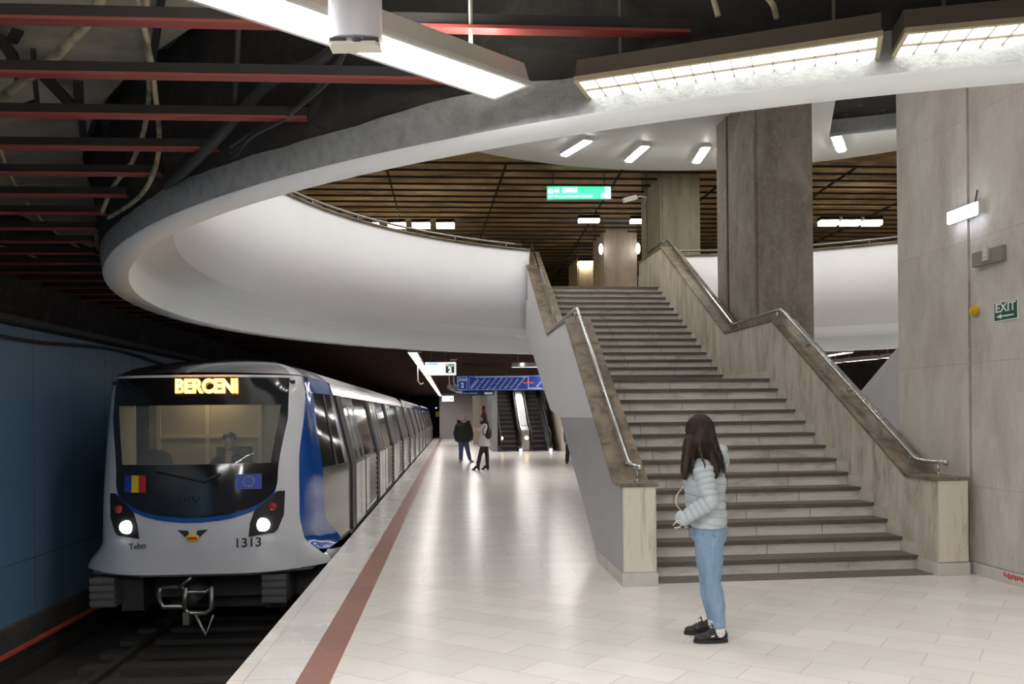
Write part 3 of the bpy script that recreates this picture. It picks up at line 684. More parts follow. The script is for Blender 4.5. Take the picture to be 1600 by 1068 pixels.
# ================================================================ HANGING THINGS
# white box close to the camera
q_ = onD(554, 40, 2.7); s = 2.7/FPX
T = thing('hanging_device', 'white plastic device box hanging in front of the big strip lamp', 'device', (q_.x, 2.7, 2.78))
x0, x1 = onD(513, 40, 2.7).x, onD(594, 40, 2.7).x
zt = 3.15; zl = onD(554, 60, 2.7).z; zb = onD(554, 74, 2.7).z
b = MB(); n = 14; pr = []
for i in range(n+1):
    t = -1 + 2*i/n; pr.append(((x0+x1)/2 + (x1-x0)/2*t, 2.70 - .03*(1 - abs(t)**3)))
pr += [(x1, 2.745), (x0, 2.745)]
b.prism(pr, 'z', zl, zt); o = b.build('casing', 'white_plastic', T)
b = MB(); b.prism([(x0+.004, 2.70), (x0+.012, 2.675), (x1-.012, 2.675), (x1, 2.70), (x1, 2.745), (x0+.004, 2.745)], 'z', zb, zb + .010); b.prism([(x0 + .002, 2.69), (x1 - .001, 2.69), (x1 - .001, 2.745), (x0 + .002, 2.745)], 'z', zb + .010, zl)
b.build('lower_cover', 'cream_plastic', T)
b = MB(); b.box(x0 + .008, x0 + .058, 2.684, 2.69, zb + .012, zl - .004); b.box(x1 - .052, x1 - .004, 2.684, 2.69, zb + .012, zl - .004); b.build('vent_slot', 'dark_grey', T)
b = MB(); b.ell(((x0+x1)/2 + .012, 2.68, zb + .013), (.020, .010, .008), 16, 8); b.build('sensor', 'dark_grey', T)
b = MB(); b.box((x0+x1)/2 - .02, (x0+x1)/2 + .02, 2.72, 2.74, zt, 3.95); b.build('hanger', 'steel_dull', T)

def hanging_sign(name, label, px0, py0, px1, py1, D, face, depth=.10, rods=(.2, .65), rod_top=3.95, rim='lamp_housing'):
    a = onD(px0, py0, D); c = onD(px1, py1, D)
    x0, x1, z1, z0 = a.x, c.x, a.z, c.z
    T = thing(name, label, 'sign', ((x0+x1)/2, D, z0))
    b = MB(); b.box(x0, x1, D, D + depth, z0, z1); b.build('case', rim, T)
    b = MB(); b.box(x0 + .01, x1 - .01, D - .006, D, z0 + .01, z1 - .01); b.build('face', face, T)
    for t in rods:
        b = MB(); xr = x0 + (x1-x0)*t; b.box(xr - .012, xr + .012, D + depth/2 - .012, D + depth/2 + .012, z1, rod_top); b.build('rod', 'lamp_housing_dark', T)
    return T, x0, x1, z0, z1
# green upstairs sign
T, x0, x1, z0, z1 = hanging_sign('direction_sign', 'lit green direction sign hanging under the upper ceiling', 854, 290.5, 955, 311, 20.5, 'lit_green', rods=(.10, .90), rod_top=7.4)
w = x1-x0; h = z1-z0; Y = 20.49
b = MB(); b.box(x0 + w*.905, x1 - .012, Y - .008, Y, z0 + .012, z1 - .012); b.box(x0 + w*.845, x0 + w*.89, Y - .008, Y, z0 + h*.10, z0 + h*.42); b.build('white_panel', 'lit_cyan', T)
b = MB(); b.tube([(x0 + w*.065, Y, z0 + h*.62), (x0 + w*.065, Y - .008, z0 + h*.62)], h*.20, 24, smooth=False); b.build('pictogram', 'lit_cyan', T)
text('>', h*.34, (x0 + w*.065, Y - .011, z0 + h*.62), 'sign_green_dark', T, 'arrow')
text('EXIT', h*.2, (x0 + w*.065, Y - .004, z0 + h*.22), 'lit_cyan', T)
text('M  IESIRE', h*.42, (x0 + w*.125, Y - .004, z0 + h*.66), 'lit_cyan', T, align='LEFT', bold=.006)
text('Strada Ion Minulescu / Dreptatii', h*.27, (x0 + w*.125, Y - .004, z0 + h*.25), 'lit_cyan', T, align='LEFT', sx=.82*w*.58/(w*.6))
text('M', h*.34, (x0 + w*.95, Y - .010, z0 + h*.72), 'lit_green', T); text('2', h*.34, (x0 + w*.95, Y - .010, z0 + h*.32), 'lit_green', T)
# platform sign
T, x0, x1, z0, z1 = hanging_sign('platform_sign', 'lit white platform sign with a green number 2 panel', 664, 565.5, 713, 586, 20.2, 'lit_white')
w = x1-x0; h = z1-z0; Y = 20.19
b = MB(); b.box(x0 + .012, x0 + w*.42, Y - .004, Y - .001, z0 + h*.76, z1 - .014); b.build('blue_panel', 'lit_blue', T)
b = MB(); b.box(x0 + w*.66, x0 + w*.94, Y - .004, Y - .001, z0 + h*.16, z0 + h*.84); b.build('green_panel', 'sign_green_dark', T)
text('Peron', h*.22, (x0 + w*.80, Y - .006, z0 + h*.72), 'lit_white', T); text('2', h*.52, (x0 + w*.80, Y - .006, z0 + h*.40), 'lit_white', T, bold=.006)
text('Directia Berceni', h*.15, (x0 + w*.28, Y - .006, z0 + h*.17), 'ink', T)
T, x0, x1, z0, z1 = hanging_sign('platform_sign', 'smaller lit sign hanging farther along under the lamp row', 690.5, 618, 709, 627, 40, 'lit_white')
w = x1-x0; h = z1-z0
b = MB(); b.box(x0 + .02, x1 - .02, 39.985, 39.99, z1 - .05, z1 - .02); b.build('blue_panel', 'lit_blue', T)
b = MB(); b.box(x0 + w*.66, x0 + w*.72, 39.985, 39.99, z0 + .06, z1 - .08); b.box(x0 + w*.84, x0 + w*.90, 39.985, 39.99, z0 + .06, z1 - .08); b.build('green_panel', 'sign_green_dark', T)
# blue line sign
T, x0, x1, z0, z1 = hanging_sign('line_map_sign', 'long dark blue line map sign across the escalators', 713, 586.5, 872, 609, 26, 'sign_blue', rods=(.05, .5, .95), rim='sign_dark_blue')
w = x1-x0; h = z1-z0; Y = 25.985
def rect_outline(b, xa, xb, za, zb_, t=.012):
    b.box(xa, xb, Y - .006, Y, zb_ - t, zb_); b.box(xa, xb, Y - .006, Y, za, za + t); b.box(xa, xa + t, Y - .006, Y, za, zb_); b.box(xb - t, xb, Y - .006, Y, za, zb_)
xs_ = lambda px: onD(px, 600, 26).x
b = MB(); rect_outline(b, xs_(715), xs_(730), z0 + .03, z1 - .03); rect_outline(b, xs_(733), x1 - .02, z0 + .03, z1 - .03, .008); b.build('border', 'sign_text', T)
text('LINIA', h*.28, (xs_(722.5), Y - .006, z0 + h*.72), 'sign_text', T, bold=.004); text('2', h*.42, (xs_(722.5), Y - .006, z0 + h*.36), 'sign_text', T, bold=.008)
b = MB(); b.box(xs_(742), xs_(824), Y - .006, Y, z0 + h*.86, z0 + h*.90); b.box(xs_(825), xs_(826), Y - .006, Y, z0 + h*.12, z0 + h*.90); b.box(xs_(826), xs_(846), Y - .006, Y, z0 + h*.12, z0 + h*.16); b.build('line_diagram', 'sign_text', T)
names = ['PIPERA', 'Aurel Vlaicu', 'Aviatorilor', 'Piata Victoriei', 'Piata Romana', 'Universitate', 'Piata Unirii', 'Tineretului', 'Eroii Revolutiei']
R45 = Matrix.Rotation(PI/2, 4, 'X') @ Matrix.Rotation(math.radians(52), 4, 'Z')
for i, nme in enumerate(names):
    text(nme, .085 if i else .12, (xs_(742 + i*8.8), Y - .006, z0 + h*.45), 'sign_text', T, rot=R45)
text('Berceni', .085, (xs_(843), Y - .006, z0 + h*.45), 'sign_text', T, rot=R45)
b = MB(); b.box(xs_(817), xs_(834), Y - .009, Y - .006, z0 + h*.44, z0 + h*.53); b.build('red_mark', 'sign_red', T)
T, x0, x1, z0, z1 = hanging_sign('line_map_sign', 'small dark blue panel under the left end of the line map sign', 722.5, 609.5, 772, 617, 26.05, 'sign_dark_blue', rods=(), rim='sign_dark_blue')
text('Metrou Bucuresti', (z1-z0)*.4, (x0 + (x1-x0)*.25, 26.03, z0 + (z1-z0)*.42), 'sign_text', T); b = MB(); b.box(x0 + (x1-x0)*.7, x1 - .04, 26.036, 26.043, z0 + .03, z0 + .09); b.build('light_bar', 'sign_text', T)
# small cameras under the far ceiling
def cctv(label, px, py, D, s=1.0, flip=1):
    q_ = onD(px, py, D); T = thing('security_camera', label, 'camera', q_)
    b = MB(); b.bar(q_, q_ + Vector((-.30*s*flip, -.12*s, -.10*s)), .09*s, .10*s); b.build('camera_body', 'lamp_housing', T)
    b = MB(); b.tube([q_, q_ + Vector((.10*s*flip, .0, .02)), q_ + Vector((.24*s*flip, .1, .02)), q_ + Vector((.30*s*flip, .75, .02))], .02*s, 8); b.build('arm', 'lamp_housing', T)
cctv('white security camera on the tan pillar edge upstairs', 994, 308, 19.2, 1.0)
for (px, py, D, lb) in [(709, 595, 24, 'pale hook hanger left of the line map sign'), (702, 601, 27, 'pale hook hanger above the small far sign'), (653, 592, 21, 'dim grey bracket over the train roof beside the lamp row')]:
    q_ = onD(px, py, D); T = thing('hook_hanger', lb, 'hanger', q_)
    b = MB(); b.tube([(q_.x, D, 3.2), (q_.x, D, q_.z - .05), (q_.x + .06, D, q_.z - .13), (q_.x + .14, D, q_.z - .10)], .018, 8); b.box(q_.x - .1, q_.x + .1, D - .05, D + .05, 3.17, 3.2); b.build('rod', 'lamp_housing', T)

# wall lamps on the small upstairs pillar
for px, lb in [(939, 'round white light on the left corner of the small pillar upstairs'), (997, 'round white light on the right corner of the small pillar upstairs')]:
    q_ = onD(px, 389 if px < 960 else 388, 24.95); b = MB(); b.ell(q_, (.06, .06, .16), 14, 8); tag(b.build('wall_lamp', 'tube_cool'), lb, 'lamp')
b = MB(); q_ = onD(1001, 436, 30); b.box(q_.x - .06, q_.x + .10, 30, 30.2, 4.29, onD(1001, 430, 30).z); tag(b.build('white_post', 'far_white'), 'thin white post upstairs right of the small pillar', 'post')

# ================================================================ CABLES
def cable(label, pts, r, m='cable_buff', z=3.75, name='cable', cat='cable'):
    # pts: (px,py,z) points of the sagging cable where they hang
    P = []
    for px, py, zz in pts:
        rr_ = ray(px, py)
        while zz > 3.16:
            p_ = rr_*((zz - 1.62)/rr_.z)
            if math.hypot(p_.x - RC[0], p_.y - RC[1]) > 8.38: break
            zz -= .02
        P.append(rr_*((zz - 1.62)/rr_.z) + Vector((0, 0, 1.62)))
    out = []
    for i in range(len(P)-1):
        p0 = P[max(i-1, 0)]; p1 = P[i]; p2 = P[i+1]; p3 = P[min(i+2, len(P)-1)]
        for k in range(6):
            t = k/6; out.append(.5*((2*p1) + (p2-p0)*t + (2*p0 - 5*p1 + 4*p2 - p3)*t*t + (3*p1 - p0 - 3*p2 + p3)*t**3))
    out.append(P[-1])
    b = MB(); b.tube(out, r, 8); return tag(b.build(name, m), label, cat)
cable('thick buff cable sloping across the top left ceiling', [(165, -20, 3.8), (140, 30, 3.75), (85, 90, 3.7), (40, 125, 3.72), (-15, 165, 3.75)], .028)
cable('buff cable hanging in the left loop between the joists', [(210, -20, 3.8), (222, 30, 3.7), (235, 90, 3.6), (243, 150, 3.5), (249, 220, 3.5), (240, 270, 3.55), (215, 310, 3.6), (170, 340, 3.7)], .016)
cable('second buff cable twisting beside the left loop', [(228, -20, 3.8), (230, 50, 3.72), (233, 110, 3.62), (232, 160, 3.6), (222, 215, 3.62), (205, 255, 3.7), (178, 290, 3.75), (160, 330, 3.8)], .016)
cable('dark grey pipe hanging beside the buff cables', [(255, -20, 3.9), (245, 50, 3.85), (238, 105, 3.8)], .022, 'cable_grey')
cable('dark vertical hanger right of the buff cables', [(376, -20, 3.9), (372, 60, 3.7), (368, 165, 3.6)], .018, 'cable_grey')
cable('thick dark trunk cable curving down beside the strip lamp', [(560, 40, 3.85), (500, 95, 3.8), (440, 118, 3.8), (400, 150, 3.8), (355, 200, 3.85), (300, 255, 3.9), (262, 290, 3.9)], .032, 'cable_grey')
for i, lb in enumerate(['topmost of the thin black wires by the strip lamp', 'second of the thin black wires by the strip lamp', 'third of the thin black wires by the strip lamp', 'lowest of the thin black wires by the strip lamp']):
    cable(lb, [(545 - 6*i, 70 + 8*i, 3.8), (520 - 12*i, 120 + 9*i, 3.7), (470 - 8*i, 165 + 7*i, 3.68), (420 - 10*i, 190 + 9*i, 3.7), (360, 230 + 10*i, 3.85)], .008, 'cable_grey')
cable('thin pale conduit in the lower left running under the joists', [(0, 233, 3.5), (25, 290, 3.5), (70, 348, 3.5), (120, 385, 3.5), (160, 400, 3.5)], .012)
cable('thin pale conduit at the far left edge below the other one', [(-5, 383, 3.5), (30, 392, 3.5), (60, 404, 3.5)], .012)
cable('curved grey wire high at the top centre right', [(1112, -10, 3.9), (1118, 10, 3.8), (1122, 25, 3.8)], .012, 'cable_buff')
cable('short curved grey wire at the top right of centre', [(1195, -8, 3.9), (1208, 8, 3.8), (1213, 28, 3.8)], .012, 'cable_buff')
def rod_px(label, pts, z, w=.05):
    P = []
    for px, py in pts:
        rr_ = ray(px, py); P.append(rr_*((z - 1.62)/rr_.z) + Vector((0, 0, 1.62)))
    b = MB()
    for a, c in zip(P, P[1:]): b.bar(a, c, w, .02)
    return tag(b.build('hanger_iron', 'rust_black'), label, 'hanger iron')
rod_px('rusty black iron strap slanting left of the thick buff cable', [(-5, 55), (18, 85), (34, 128)], 3.8, .07)
rod_px('short black iron stub near the top left corner', [(18, 65), (28, 48)], 3.85, .06)
rod_px('bent black iron hanger at the left between second and third joist', [(52, 78), (54, 120), (58, 158), (34, 166)], 3.75, .03)
rod_px('wide black diagonal iron strap below the thick buff cable', [(72, 122), (122, 175)], 3.75, .08)
rod_px('black upright iron strap left of the hanging loop', [(122, 128), (124, 172)], 3.72, .06)
rod_px('black iron hanger between third and fourth joist', [(128, 190), (132, 232)], 3.72, .05)
rod_px('thin black iron hanger left of centre between lower joists', [(165, 192), (168, 240), (166, 300)], 3.72, .04)
T = MB()
pts = [toW((-4.90, y, 2.58 + .05*math.sin(y*1.1)), 'P') for y in [2 + .5*i for i in range(60)]]
T.tube(pts, .02, 8); tag(T.build('wall_cable', 'cable_grey'), 'dark cable sagging along the top of the blue wall', 'cable')
T = MB(); T.box(-4.89, -4.78, -7, 90, 2.70, 2.77); tag(T.build('cable_tray', 'cable_grey', frame='P'), 'dark cable tray along the top of the blue tunnel wall', 'tray')

# ================================================================ TRAIN (platform frame)
CX = -2.93
def half(z):
    T_ = [(-.16, 1.455), (.0, 1.465), (.93, 1.465), (1.93, 1.235), (2.10, 1.17), (2.22, 1.02), (2.32, .72), (2.38, .35), (2.40, 0)]
    if z <= T_[0][0]: return T_[0][1]
    for (a, ha), (c, hc) in zip(T_, T_[1:]):
        if a <= z <= c: return ha + (hc-ha)*(z-a)/(c-a)
    return 0
def sm(x, a, c):
    t = max(0, min(1, (x-a)/(c-a))); return t*t*(3-2*t)
def plan(z):
    fl = 1 - sm(z, -.14, .22)                      # flare of the lip
    up = max(0, (z - .45)/1.85)
    yc = 9.86 + .04*fl + .30*up**1.6
    a = 1.12 + .26*fl - .03*up - .10*sm(z, 1.9, 2.35)
    h = half(z) if z < 2.1 else max(.9, half(z))
    bq = 1.29 + .14*fl*fl - .06*up + (h - 1.465)*.5
    yb = yc + 1.15 - .2*fl
    return [Vector((0, yc)), Vector((a*.58, yc + .07)), Vector((a, yc + .36 + .2*fl)), Vector((bq, yb)), Vector((h, 12.3)), ]
US = [0, .3, .6, .8, 1]
def surf(u, z, off=0):
    s_ = 1 if u >= 0 else -1; u = abs(u)
    P_ = plan(z); P_ = [Vector((-P_[1].x, P_[1].y))] + P_ + [P_[-1] + Vector((0, .8))]
    for i in range(4):
        if u <= US[i+1] + 1e-9:
            t = (u - US[i])/(US[i+1] - US[i]); break
    p0, p1, p2, p3 = P_[i:i+4]
    def cr_(t): return .5*((2*p1) + (p2-p0)*t + (2*p0 - 5*p1 + 4*p2 - p3)*t*t + (3*p1 - p0 - 3*p2 + p3)*t**3)
    p = cr_(t); d = cr_(min(1, t+.02)) - cr_(max(0, t-.02))
    n = Vector((d.y, -d.x)).normalized() if d.length > 0 else Vector((0, -1))
    p = p + n*off
    return Vector((CX + s_*p.x, p.y, z))
def front(xh, z, off=.0):
    lo, hi = 0, .85; xs0 = abs(xh)
    for _ in range(26):
        m_ = (lo+hi)/2
        if abs(surf(m_, z).x - CX) < xs0: lo = m_
        else: hi = m_
    return surf(lo if xh >= 0 else -lo, z, off)
def patch(b, uf, z0, z1, nu, nz, off=0, mi=0, zf=None):
    v = []; 
    for j in range(nz+1):
        z = z0 + (z1-z0)*j/nz; u0, u1 = uf(z)
        for i in range(nu+1): v.append(surf(u0 + (u1-u0)*i/nu, z, off))
    f = [(j*(nu+1)+i, j*(nu+1)+i+1, (j+1)*(nu+1)+i+1, (j+1)*(nu+1)+i) for j in range(nz) for i in range(nu)]
    b.add(v, f, mi, True)
TRN = thing('metro_train', 'white and blue metro train with an orange lit destination display, arriving on the left track', 'train', (CX, 9.9, -1.1), 'P')
def u_of(xh, z):
    lo, hi = 0, .85
    for _ in range(24):
        m_ = (lo+hi)/2
        if abs(surf(m_, z).x - CX) < xh: lo = m_
        else: hi = m_
    return lo
WZ0, WZ1 = 1.10, 1.77                              # windscreen opening
def whalf(z): return .825 + .09*(z-WZ0)/(WZ1-WZ0)
UB = lambda z: .60 + .055*sm(z, 1.1, 1.95) + .035*(1 - sm(z, .05, .5))    # white / blue border
# shell front: white, with the windscreen hole
b = MB()
patch(b, lambda z: (-UB(z), UB(z)), -.14, WZ0, 44, 22); patch(b, lambda z: (-UB(z), UB(z)), WZ1, 2.12, 44, 8)
for s_ in (-1, 1): patch(b, lambda z: tuple(sorted((s_*u_of(whalf(z), z), s_*UB(z)))), WZ0, WZ1, 10, 12)
# lip continues white under the blue
for s_ in (-1, 1):
    patch(b, lambda z: tuple(sorted((s_*UB(z), s_*(.96 - 1.5*max(0, z + .14))))), -.14, -.02, 10, 4)
b.build('nose_shell', 'train_white', TRN)
for s_ in (-1, 1):
    def uf(z):
        lo = UB(z) if z > -.02 else .96 - 1.5*max(0, z + .14)
        hi = .80 + .10*(1 - sm(z, .0, .42)) if z < 1.93 else 1.0
        lo = min(lo, hi); return tuple(sorted((s_*lo, s_*hi)))
    b = MB()
    patch(b, uf, -.02, 1.925, 12, 34); patch(b, uf, 1.93, 2.12, 20, 3)
    patch(b, lambda z: tuple(sorted((s_*UB(z), s_*.80))), 1.925, 1.935, 4, 1)
    b.build('blue_band', 'train_blue', TRN)
    b = MB()
    patch(b, lambda z: tuple(sorted((s_*(.80 + .10*(1 - sm(z, .0, .42))), s_*1.0))), -.02, .98, 12, 14)
    patch(b, lambda z: tuple(sorted((s_*.955, s_*1.0))), .98, 1.93, 3, 8)
    b.build('cab_side_panel', 'train_silver', TRN)
    b = MB(); patch(b, lambda z: tuple(sorted((s_*.80, s_*.955))), .98, 1.93, 8, 8, -.004); b.build('cab_side_window', 'window_dark', TRN)
    b = MB(); patch(b, lambda z: tuple(sorted((s_*(.888), s_*(.900)))), .98, 1.93, 2, 8, .008); patch(b, lambda z: tuple(sorted((s_*.80, s_*.955))), .955, .985, 8, 1, .006)
    b.build('window_frame', 'train_frame', TRN)
# roof cap of the nose
b = MB(); v = []; nu = 40
lv = [(2.12, 0), (2.20, .10), (2.27, .30), (2.33, .65), (2.38, 1.2), (2.40, 2.2)]
for z, dy in lv:
    w_ = (surf(1, 2.12).x - CX)
    for i in range(nu+1):
        u = -1 + 2*i/nu; p = surf(u, 2.12); 
        t = lv.index((z, dy))/(len(lv)-1)
        hx = half(z)/half(2.12) if z < 2.40 else 0
        yy = max(p.y, 0) + (12.3 - p.y)*min(1, t)**1.4*.98 if t > 0 else p.y
        v.append((CX + (p.x - CX)*(hx if t > 0 else 1), yy, z + .03*(1 - abs(u))))
f = [(j*(nu+1)+i, j*(nu+1)+i+1, (j+1)*(nu+1)+i+1, (j+1)*(nu+1)+i) for j in range(len(lv)-1) for i in range(nu)]
b.add(v, f, 0, True)
for fi in range(len(b.f)):
    j, i = divmod(fi, nu)
    if j < 4 and abs(-1 + 2*(i + .5)/nu) < .56: b.m[fi] = 1
b.build('nose_roof', ['train_white', 'train_black'], TRN)
# black mask with window hole, blue crescent below
def mask_half(z):
    if z > .92: return min(.99, .90 + .12*sm(z, .92, 1.95))
    t = max(0, (z - .50)/.42); return .90*math.sqrt(max(0, 1 - (1-t)**2.4))
def mask_half_b(z):
    if z > .86: return 0
    t = max(0, (z - .445)/.42); return .89*math.sqrt(max(0, 1 - (1-t)**2.4))
b = MB()
patch(b, lambda z: (-u_of(mask_half(z), z), u_of(mask_half(z), z)), .502, WZ0, 40, 22, .012)
patch(b, lambda z: (-u_of(mask_half(z), z), u_of(mask_half(z), z)), WZ1, 2.09, 40, 10, .012)
for s_ in (-1, 1): patch(b, lambda z: tuple(sorted((s_*u_of(whalf(z), z), s_*u_of(mask_half(z), z)))), WZ0, WZ1, 6, 12, .012)
b.build('black_mask', 'train_black', TRN)
b = MB(); patch(b, lambda z: (-u_of(mask_half_b(z), z), u_of(mask_half_b(z), z)), .447, .86, 40, 22, .007); b.build('blue_crescent', 'train_blue', TRN)
# brow: black roof edge above the mask
b = MB(); patch(b, lambda z: (-u_of(whalf(z), z), u_of(whalf(z), z)), WZ0, WZ1, 24, 12, .004); b.build('windscreen', 'windscreen', TRN)
b = MB()
b.tube([front(.30, .99, .03), front(.12, .90, .04), front(-.40, 1.02, .04)], .010, 6); b.build('wiper', 'train_frame', TRN)
# cab interior
b = MB()
b.box(CX - 1.05, CX + 1.05, 11.55, 11.6, .3, 2.1); b.build('cab_wall', 'cab_beige', TRN)
b = MB(); b.box(CX - .32, CX - .27, 11.52, 11.55, .9, 2.0); b.box(CX - .9, CX + .4, 11.52, 11.55, 1.36, 1.40); b.box(CX + .36, CX + .41, 11.52, 11.55, .9, 2.0); b.box(CX - .95, CX - .90, 11.52, 11.55, .9, 2.0)
b.box(CX - 1.02, CX - .86, 10.5, 10.56, .95, 2.0); b.box(CX + .88, CX + 1.0, 10.5, 10.56, .95, 2.0); b.build('cab_trim', 'cab_trim', TRN)
b = MB(); b.box(CX - 1.0, CX + 1.0, 10.32, 10.8, .72, .96); b.ell((CX - .78, 10.85, 1.10), (.26, .12, .15), 16, 10); b.build('console', 'black_cloth', TRN)
b = MB(); b.box(CX - 1.05, CX + 1.05, 10.35, 11.6, 2.02, 2.06); b.build('cab_ceiling', 'train_frame', TRN)
b = MB(); b.box(CX - .5, CX + .1, 11.2, 11.3, 1.98, 2.015); b.build('cab_lamp', 'cab_glow', TRN, label='small warm lamp in the cab')
# destination display
b = MB(); p = front(0, 1.97, .0)
yD = p.y - .03
text('BERCENI', .215, (CX + .115, yD - .004, 1.98), 'led', TRN, 'destination_display', sx=.85, bold=.010)
text('BERCENI', .215, (CX + .115, yD - .012, 1.98), 'led_core', TRN, 'display_core', sx=.85, bold=.001)
# headlights
for s_ in (-1, 1):
    hp = [(.895, .775), (.975, .775), (.965, .50), (.90, .33), (.86, .30), (.60, .27), (.615, .42), (.66, .56)]
    ctr = front(s_*.80, .50, .014)
    v = [ctr] + [front(s_*x, z, .014) for x, z in hp]; n = len(hp)
    b = MB(); b.add(v, [(0, 1 + i, 1 + (i+1) % n) for i in range(n)]); hl = b.build('headlight', 'train_frame', TRN)
    c = front(s_*.745, .40, .018); d = Vector((0, -1, 0))
    b = MB(); b.ell(c, (.085, .02, .075), 20, 10); b.build('lamp', 'headlight', hl)
    c = front(s_*.85, .60, .016); b = MB(); b.ell(c, (.05, .015, .045), 14, 8); b.build('red_lens', 'lens_red', hl)
# flags, emblem, numbers
b = MB()
for i in range(3):
    for (mi, xa) in ((i, -.78 + i*.0867),):
        b.add([front(xa, .79, .022), front(xa + .0867, .79, .022), front(xa + .0867, .98, .022), front(xa, .98, .022)], [(0, 1, 2, 3)], mi)
b.build('flag_decal', ['flag_blue', 'flag_yellow', 'flag_red'], TRN, label='blue yellow and red flag')
b = MB(); b.add([front(.47, .81, .022), front(.735, .81, .022), front(.735, .98, .022), front(.47, .98, .022)], [(0, 1, 2, 3)], 0)
for i in range(12):
    a = i*PI/6; c = front(.60 + .055*math.cos(a), .895 + .055*math.sin(a), .027); b.ell(c, (.008, .002, .008), 6, 4, 1)
b.build('flag_decal', ['flag_blue', 'flag_yellow'], TRN, label='blue flag with a ring of stars')
p = front(0, .70, .03)
text('CAF', .10, (CX - .02, p.y, .70), 'dark_grey', TRN, 'maker_mark')
p = front(.60, .23, .02); Rt = Matrix.Rotation(math.radians(14), 4, 'Z') @ Matrix.Rotation(PI/2, 4, 'X')
text('1313', .145, (CX + .60, p.y - .012, .205), 'ink', TRN, 'fleet_number', rot=Rt, sx=1.05, bold=.002)
p = front(-.62, .22, .02); Rt = Matrix.Rotation(math.radians(-14), 4, 'Z') @ Matrix.Rotation(PI/2, 4, 'X') @ Matrix.Shear('XZ', 4, (.3, 0)) if False else Matrix.Rotation(math.radians(-14), 4, 'Z') @ Matrix.Rotation(PI/2, 4, 'X') @ Matrix.Rotation(.12, 4, 'Z')
text('Tebo', .10, (CX - .62, p.y - .012, .19), 'ink', TRN, 'script_mark', rot=Rt)
p = front(0, .33, .012); b = MB()
for s_ in (-1, 1):
    b.add([(CX + .03*s_, p.y, .28), (CX + .07*s_, p.y, .28), (CX + .17*s_, p.y, .37), (CX + .05*s_, p.y, .36)], [(0, 1, 2, 3)], 0)
b.ell((CX, p.y - .004, .28), (.075, .006, .045), 18, 8, 1); b.box(CX - .05, CX + .05, p.y - .014, p.y - .008, .262, .290, 2)
b.build('emblem', ['ink', 'flag_yellow', 'flag_red'], TRN)
# underframe
b = MB(); b.box(CX - 1.3, CX + 1.3, 10.7, 12.3, -.55, -.16); b.box(CX - .95, CX - .70, 10.3, 11.4, -.62, -.2); b.box(CX + .70, CX + .95, 10.3, 11.4, -.62, -.2)
b.box(CX - .6, CX + .6, 11.0, 12, -.75, -.3)
b.build('underframe', 'train_under', TRN)
b = MB(); b.prism([(CX + x, y) for x, y in [(-1.25, 10.15 + .1), (-.6, 9.95), (.6, 9.95), (1.25, 10.25), (1.35, 10.9), (-1.35, 10.9)]], 'z', -.17, -.135); b.build('lower_apron', 'buffer_grey', TRN)
for s_ in (-1, 1):
    b = MB()
    x0_ = CX + (.72 if s_ > 0 else -1.20)
    for k in range(4): b.box(x0_, x0_ + .27, 10.02, 10.05, -.50 + k*.085, -.44 + k*.085)
    b.box(x0_, x0_ + .27, 10.05, 10.75, -.52, -.20); b.build('anticlimber', 'buffer_grey', TRN)
cpx = CX - .10
b = MB(); b.tube([(cpx, 10.1, -.42), (cpx, 11.0, -.42)], .10, 14)
q4 = [(-.30, -.30), (-.06, -.30), (.0, -.36), (.20, -.36), (.26, -.30), (.26, -.55), (.20, -.60), (.0, -.60), (-.05, -.52), (-.28, -.52), (-.32, -.45), (-.32, -.35), (-.30, -.30)]
b.tube([(cpx + x, 10.0, z) for x, z in q4], .028, 8); b.tube([(cpx - .02, 9.98, -.30), (cpx - .04, 9.98, -.55)], .03, 8)
b.tube([(cpx - .1, 9.97, -.30), (cpx + .06, 9.93, -.18)], .018, 8); b.tube([(cpx + .06, 10, -.58), (cpx + .20, 9.98, -.85), (cpx + .28, 9.98, -.62)], .02, 8); b.box(cpx - .05, cpx + .02, 9.95, 10.08, -.72, -.58)
b.build('coupler', 'coupler_steel', TRN)
# cars
def section(zs): return [(half(z), z) for z in zs]
def car(y0, y1, first):
    b = MB()
    for s_ in (-1, 1):
        def strip(zs, mi, off=0):
            v = []; 
            for y in (y0, y1):
                for z in zs: v.append((CX + s_*(half(z) + off), y, z))
            n = len(zs); b.add(v, [(i, i+1, n+i+1, n+i) for i in range(n-1)], mi)
        strip([-.12, .05], 4); strip([.05, .93, .98], 0); strip([.98, 1.93], 1); strip([1.93, 2.10], 2, .004); strip([2.10, 2.22, 2.32, 2.38, 2.40], 3)
        b.box(CX + s_*1.455 - .015, CX + s_*1.455 + .03, y0, y1, -.03, .02, 5)
    b.box(CX - 1.3, CX + 1.3, y0, y1, -.5, -.12, 4)
    for y in (y0, y1): b.prism([(CX + x, z) for x, z in [(-1.42, -.12), (1.42, -.12), (1.42, .93), (1.19, 1.93), (1.0, 2.2), (.3, 2.37), (-.3, 2.37), (-1.0, 2.2), (-1.19, 1.93), (-1.42, .93)]], 'y', y - .02 if y == y1 else y, y if y == y1 else y + .02, 4)
    b.build('car_body', ['train_silver', 'window_dark', 'train_blue', 'train_roof', 'train_frame', 'steel_dull'], TRN)
car(12.3, 28.55, True); car(28.95, 45.4, False); car(45.8, 62.2, False)
b = MB()
for y in (28.55, 45.4): b.box(CX - 1.2, CX + 1.2, y, y + .4, -.1, 2.2)
b.build('gangway', 'train_frame', TRN)
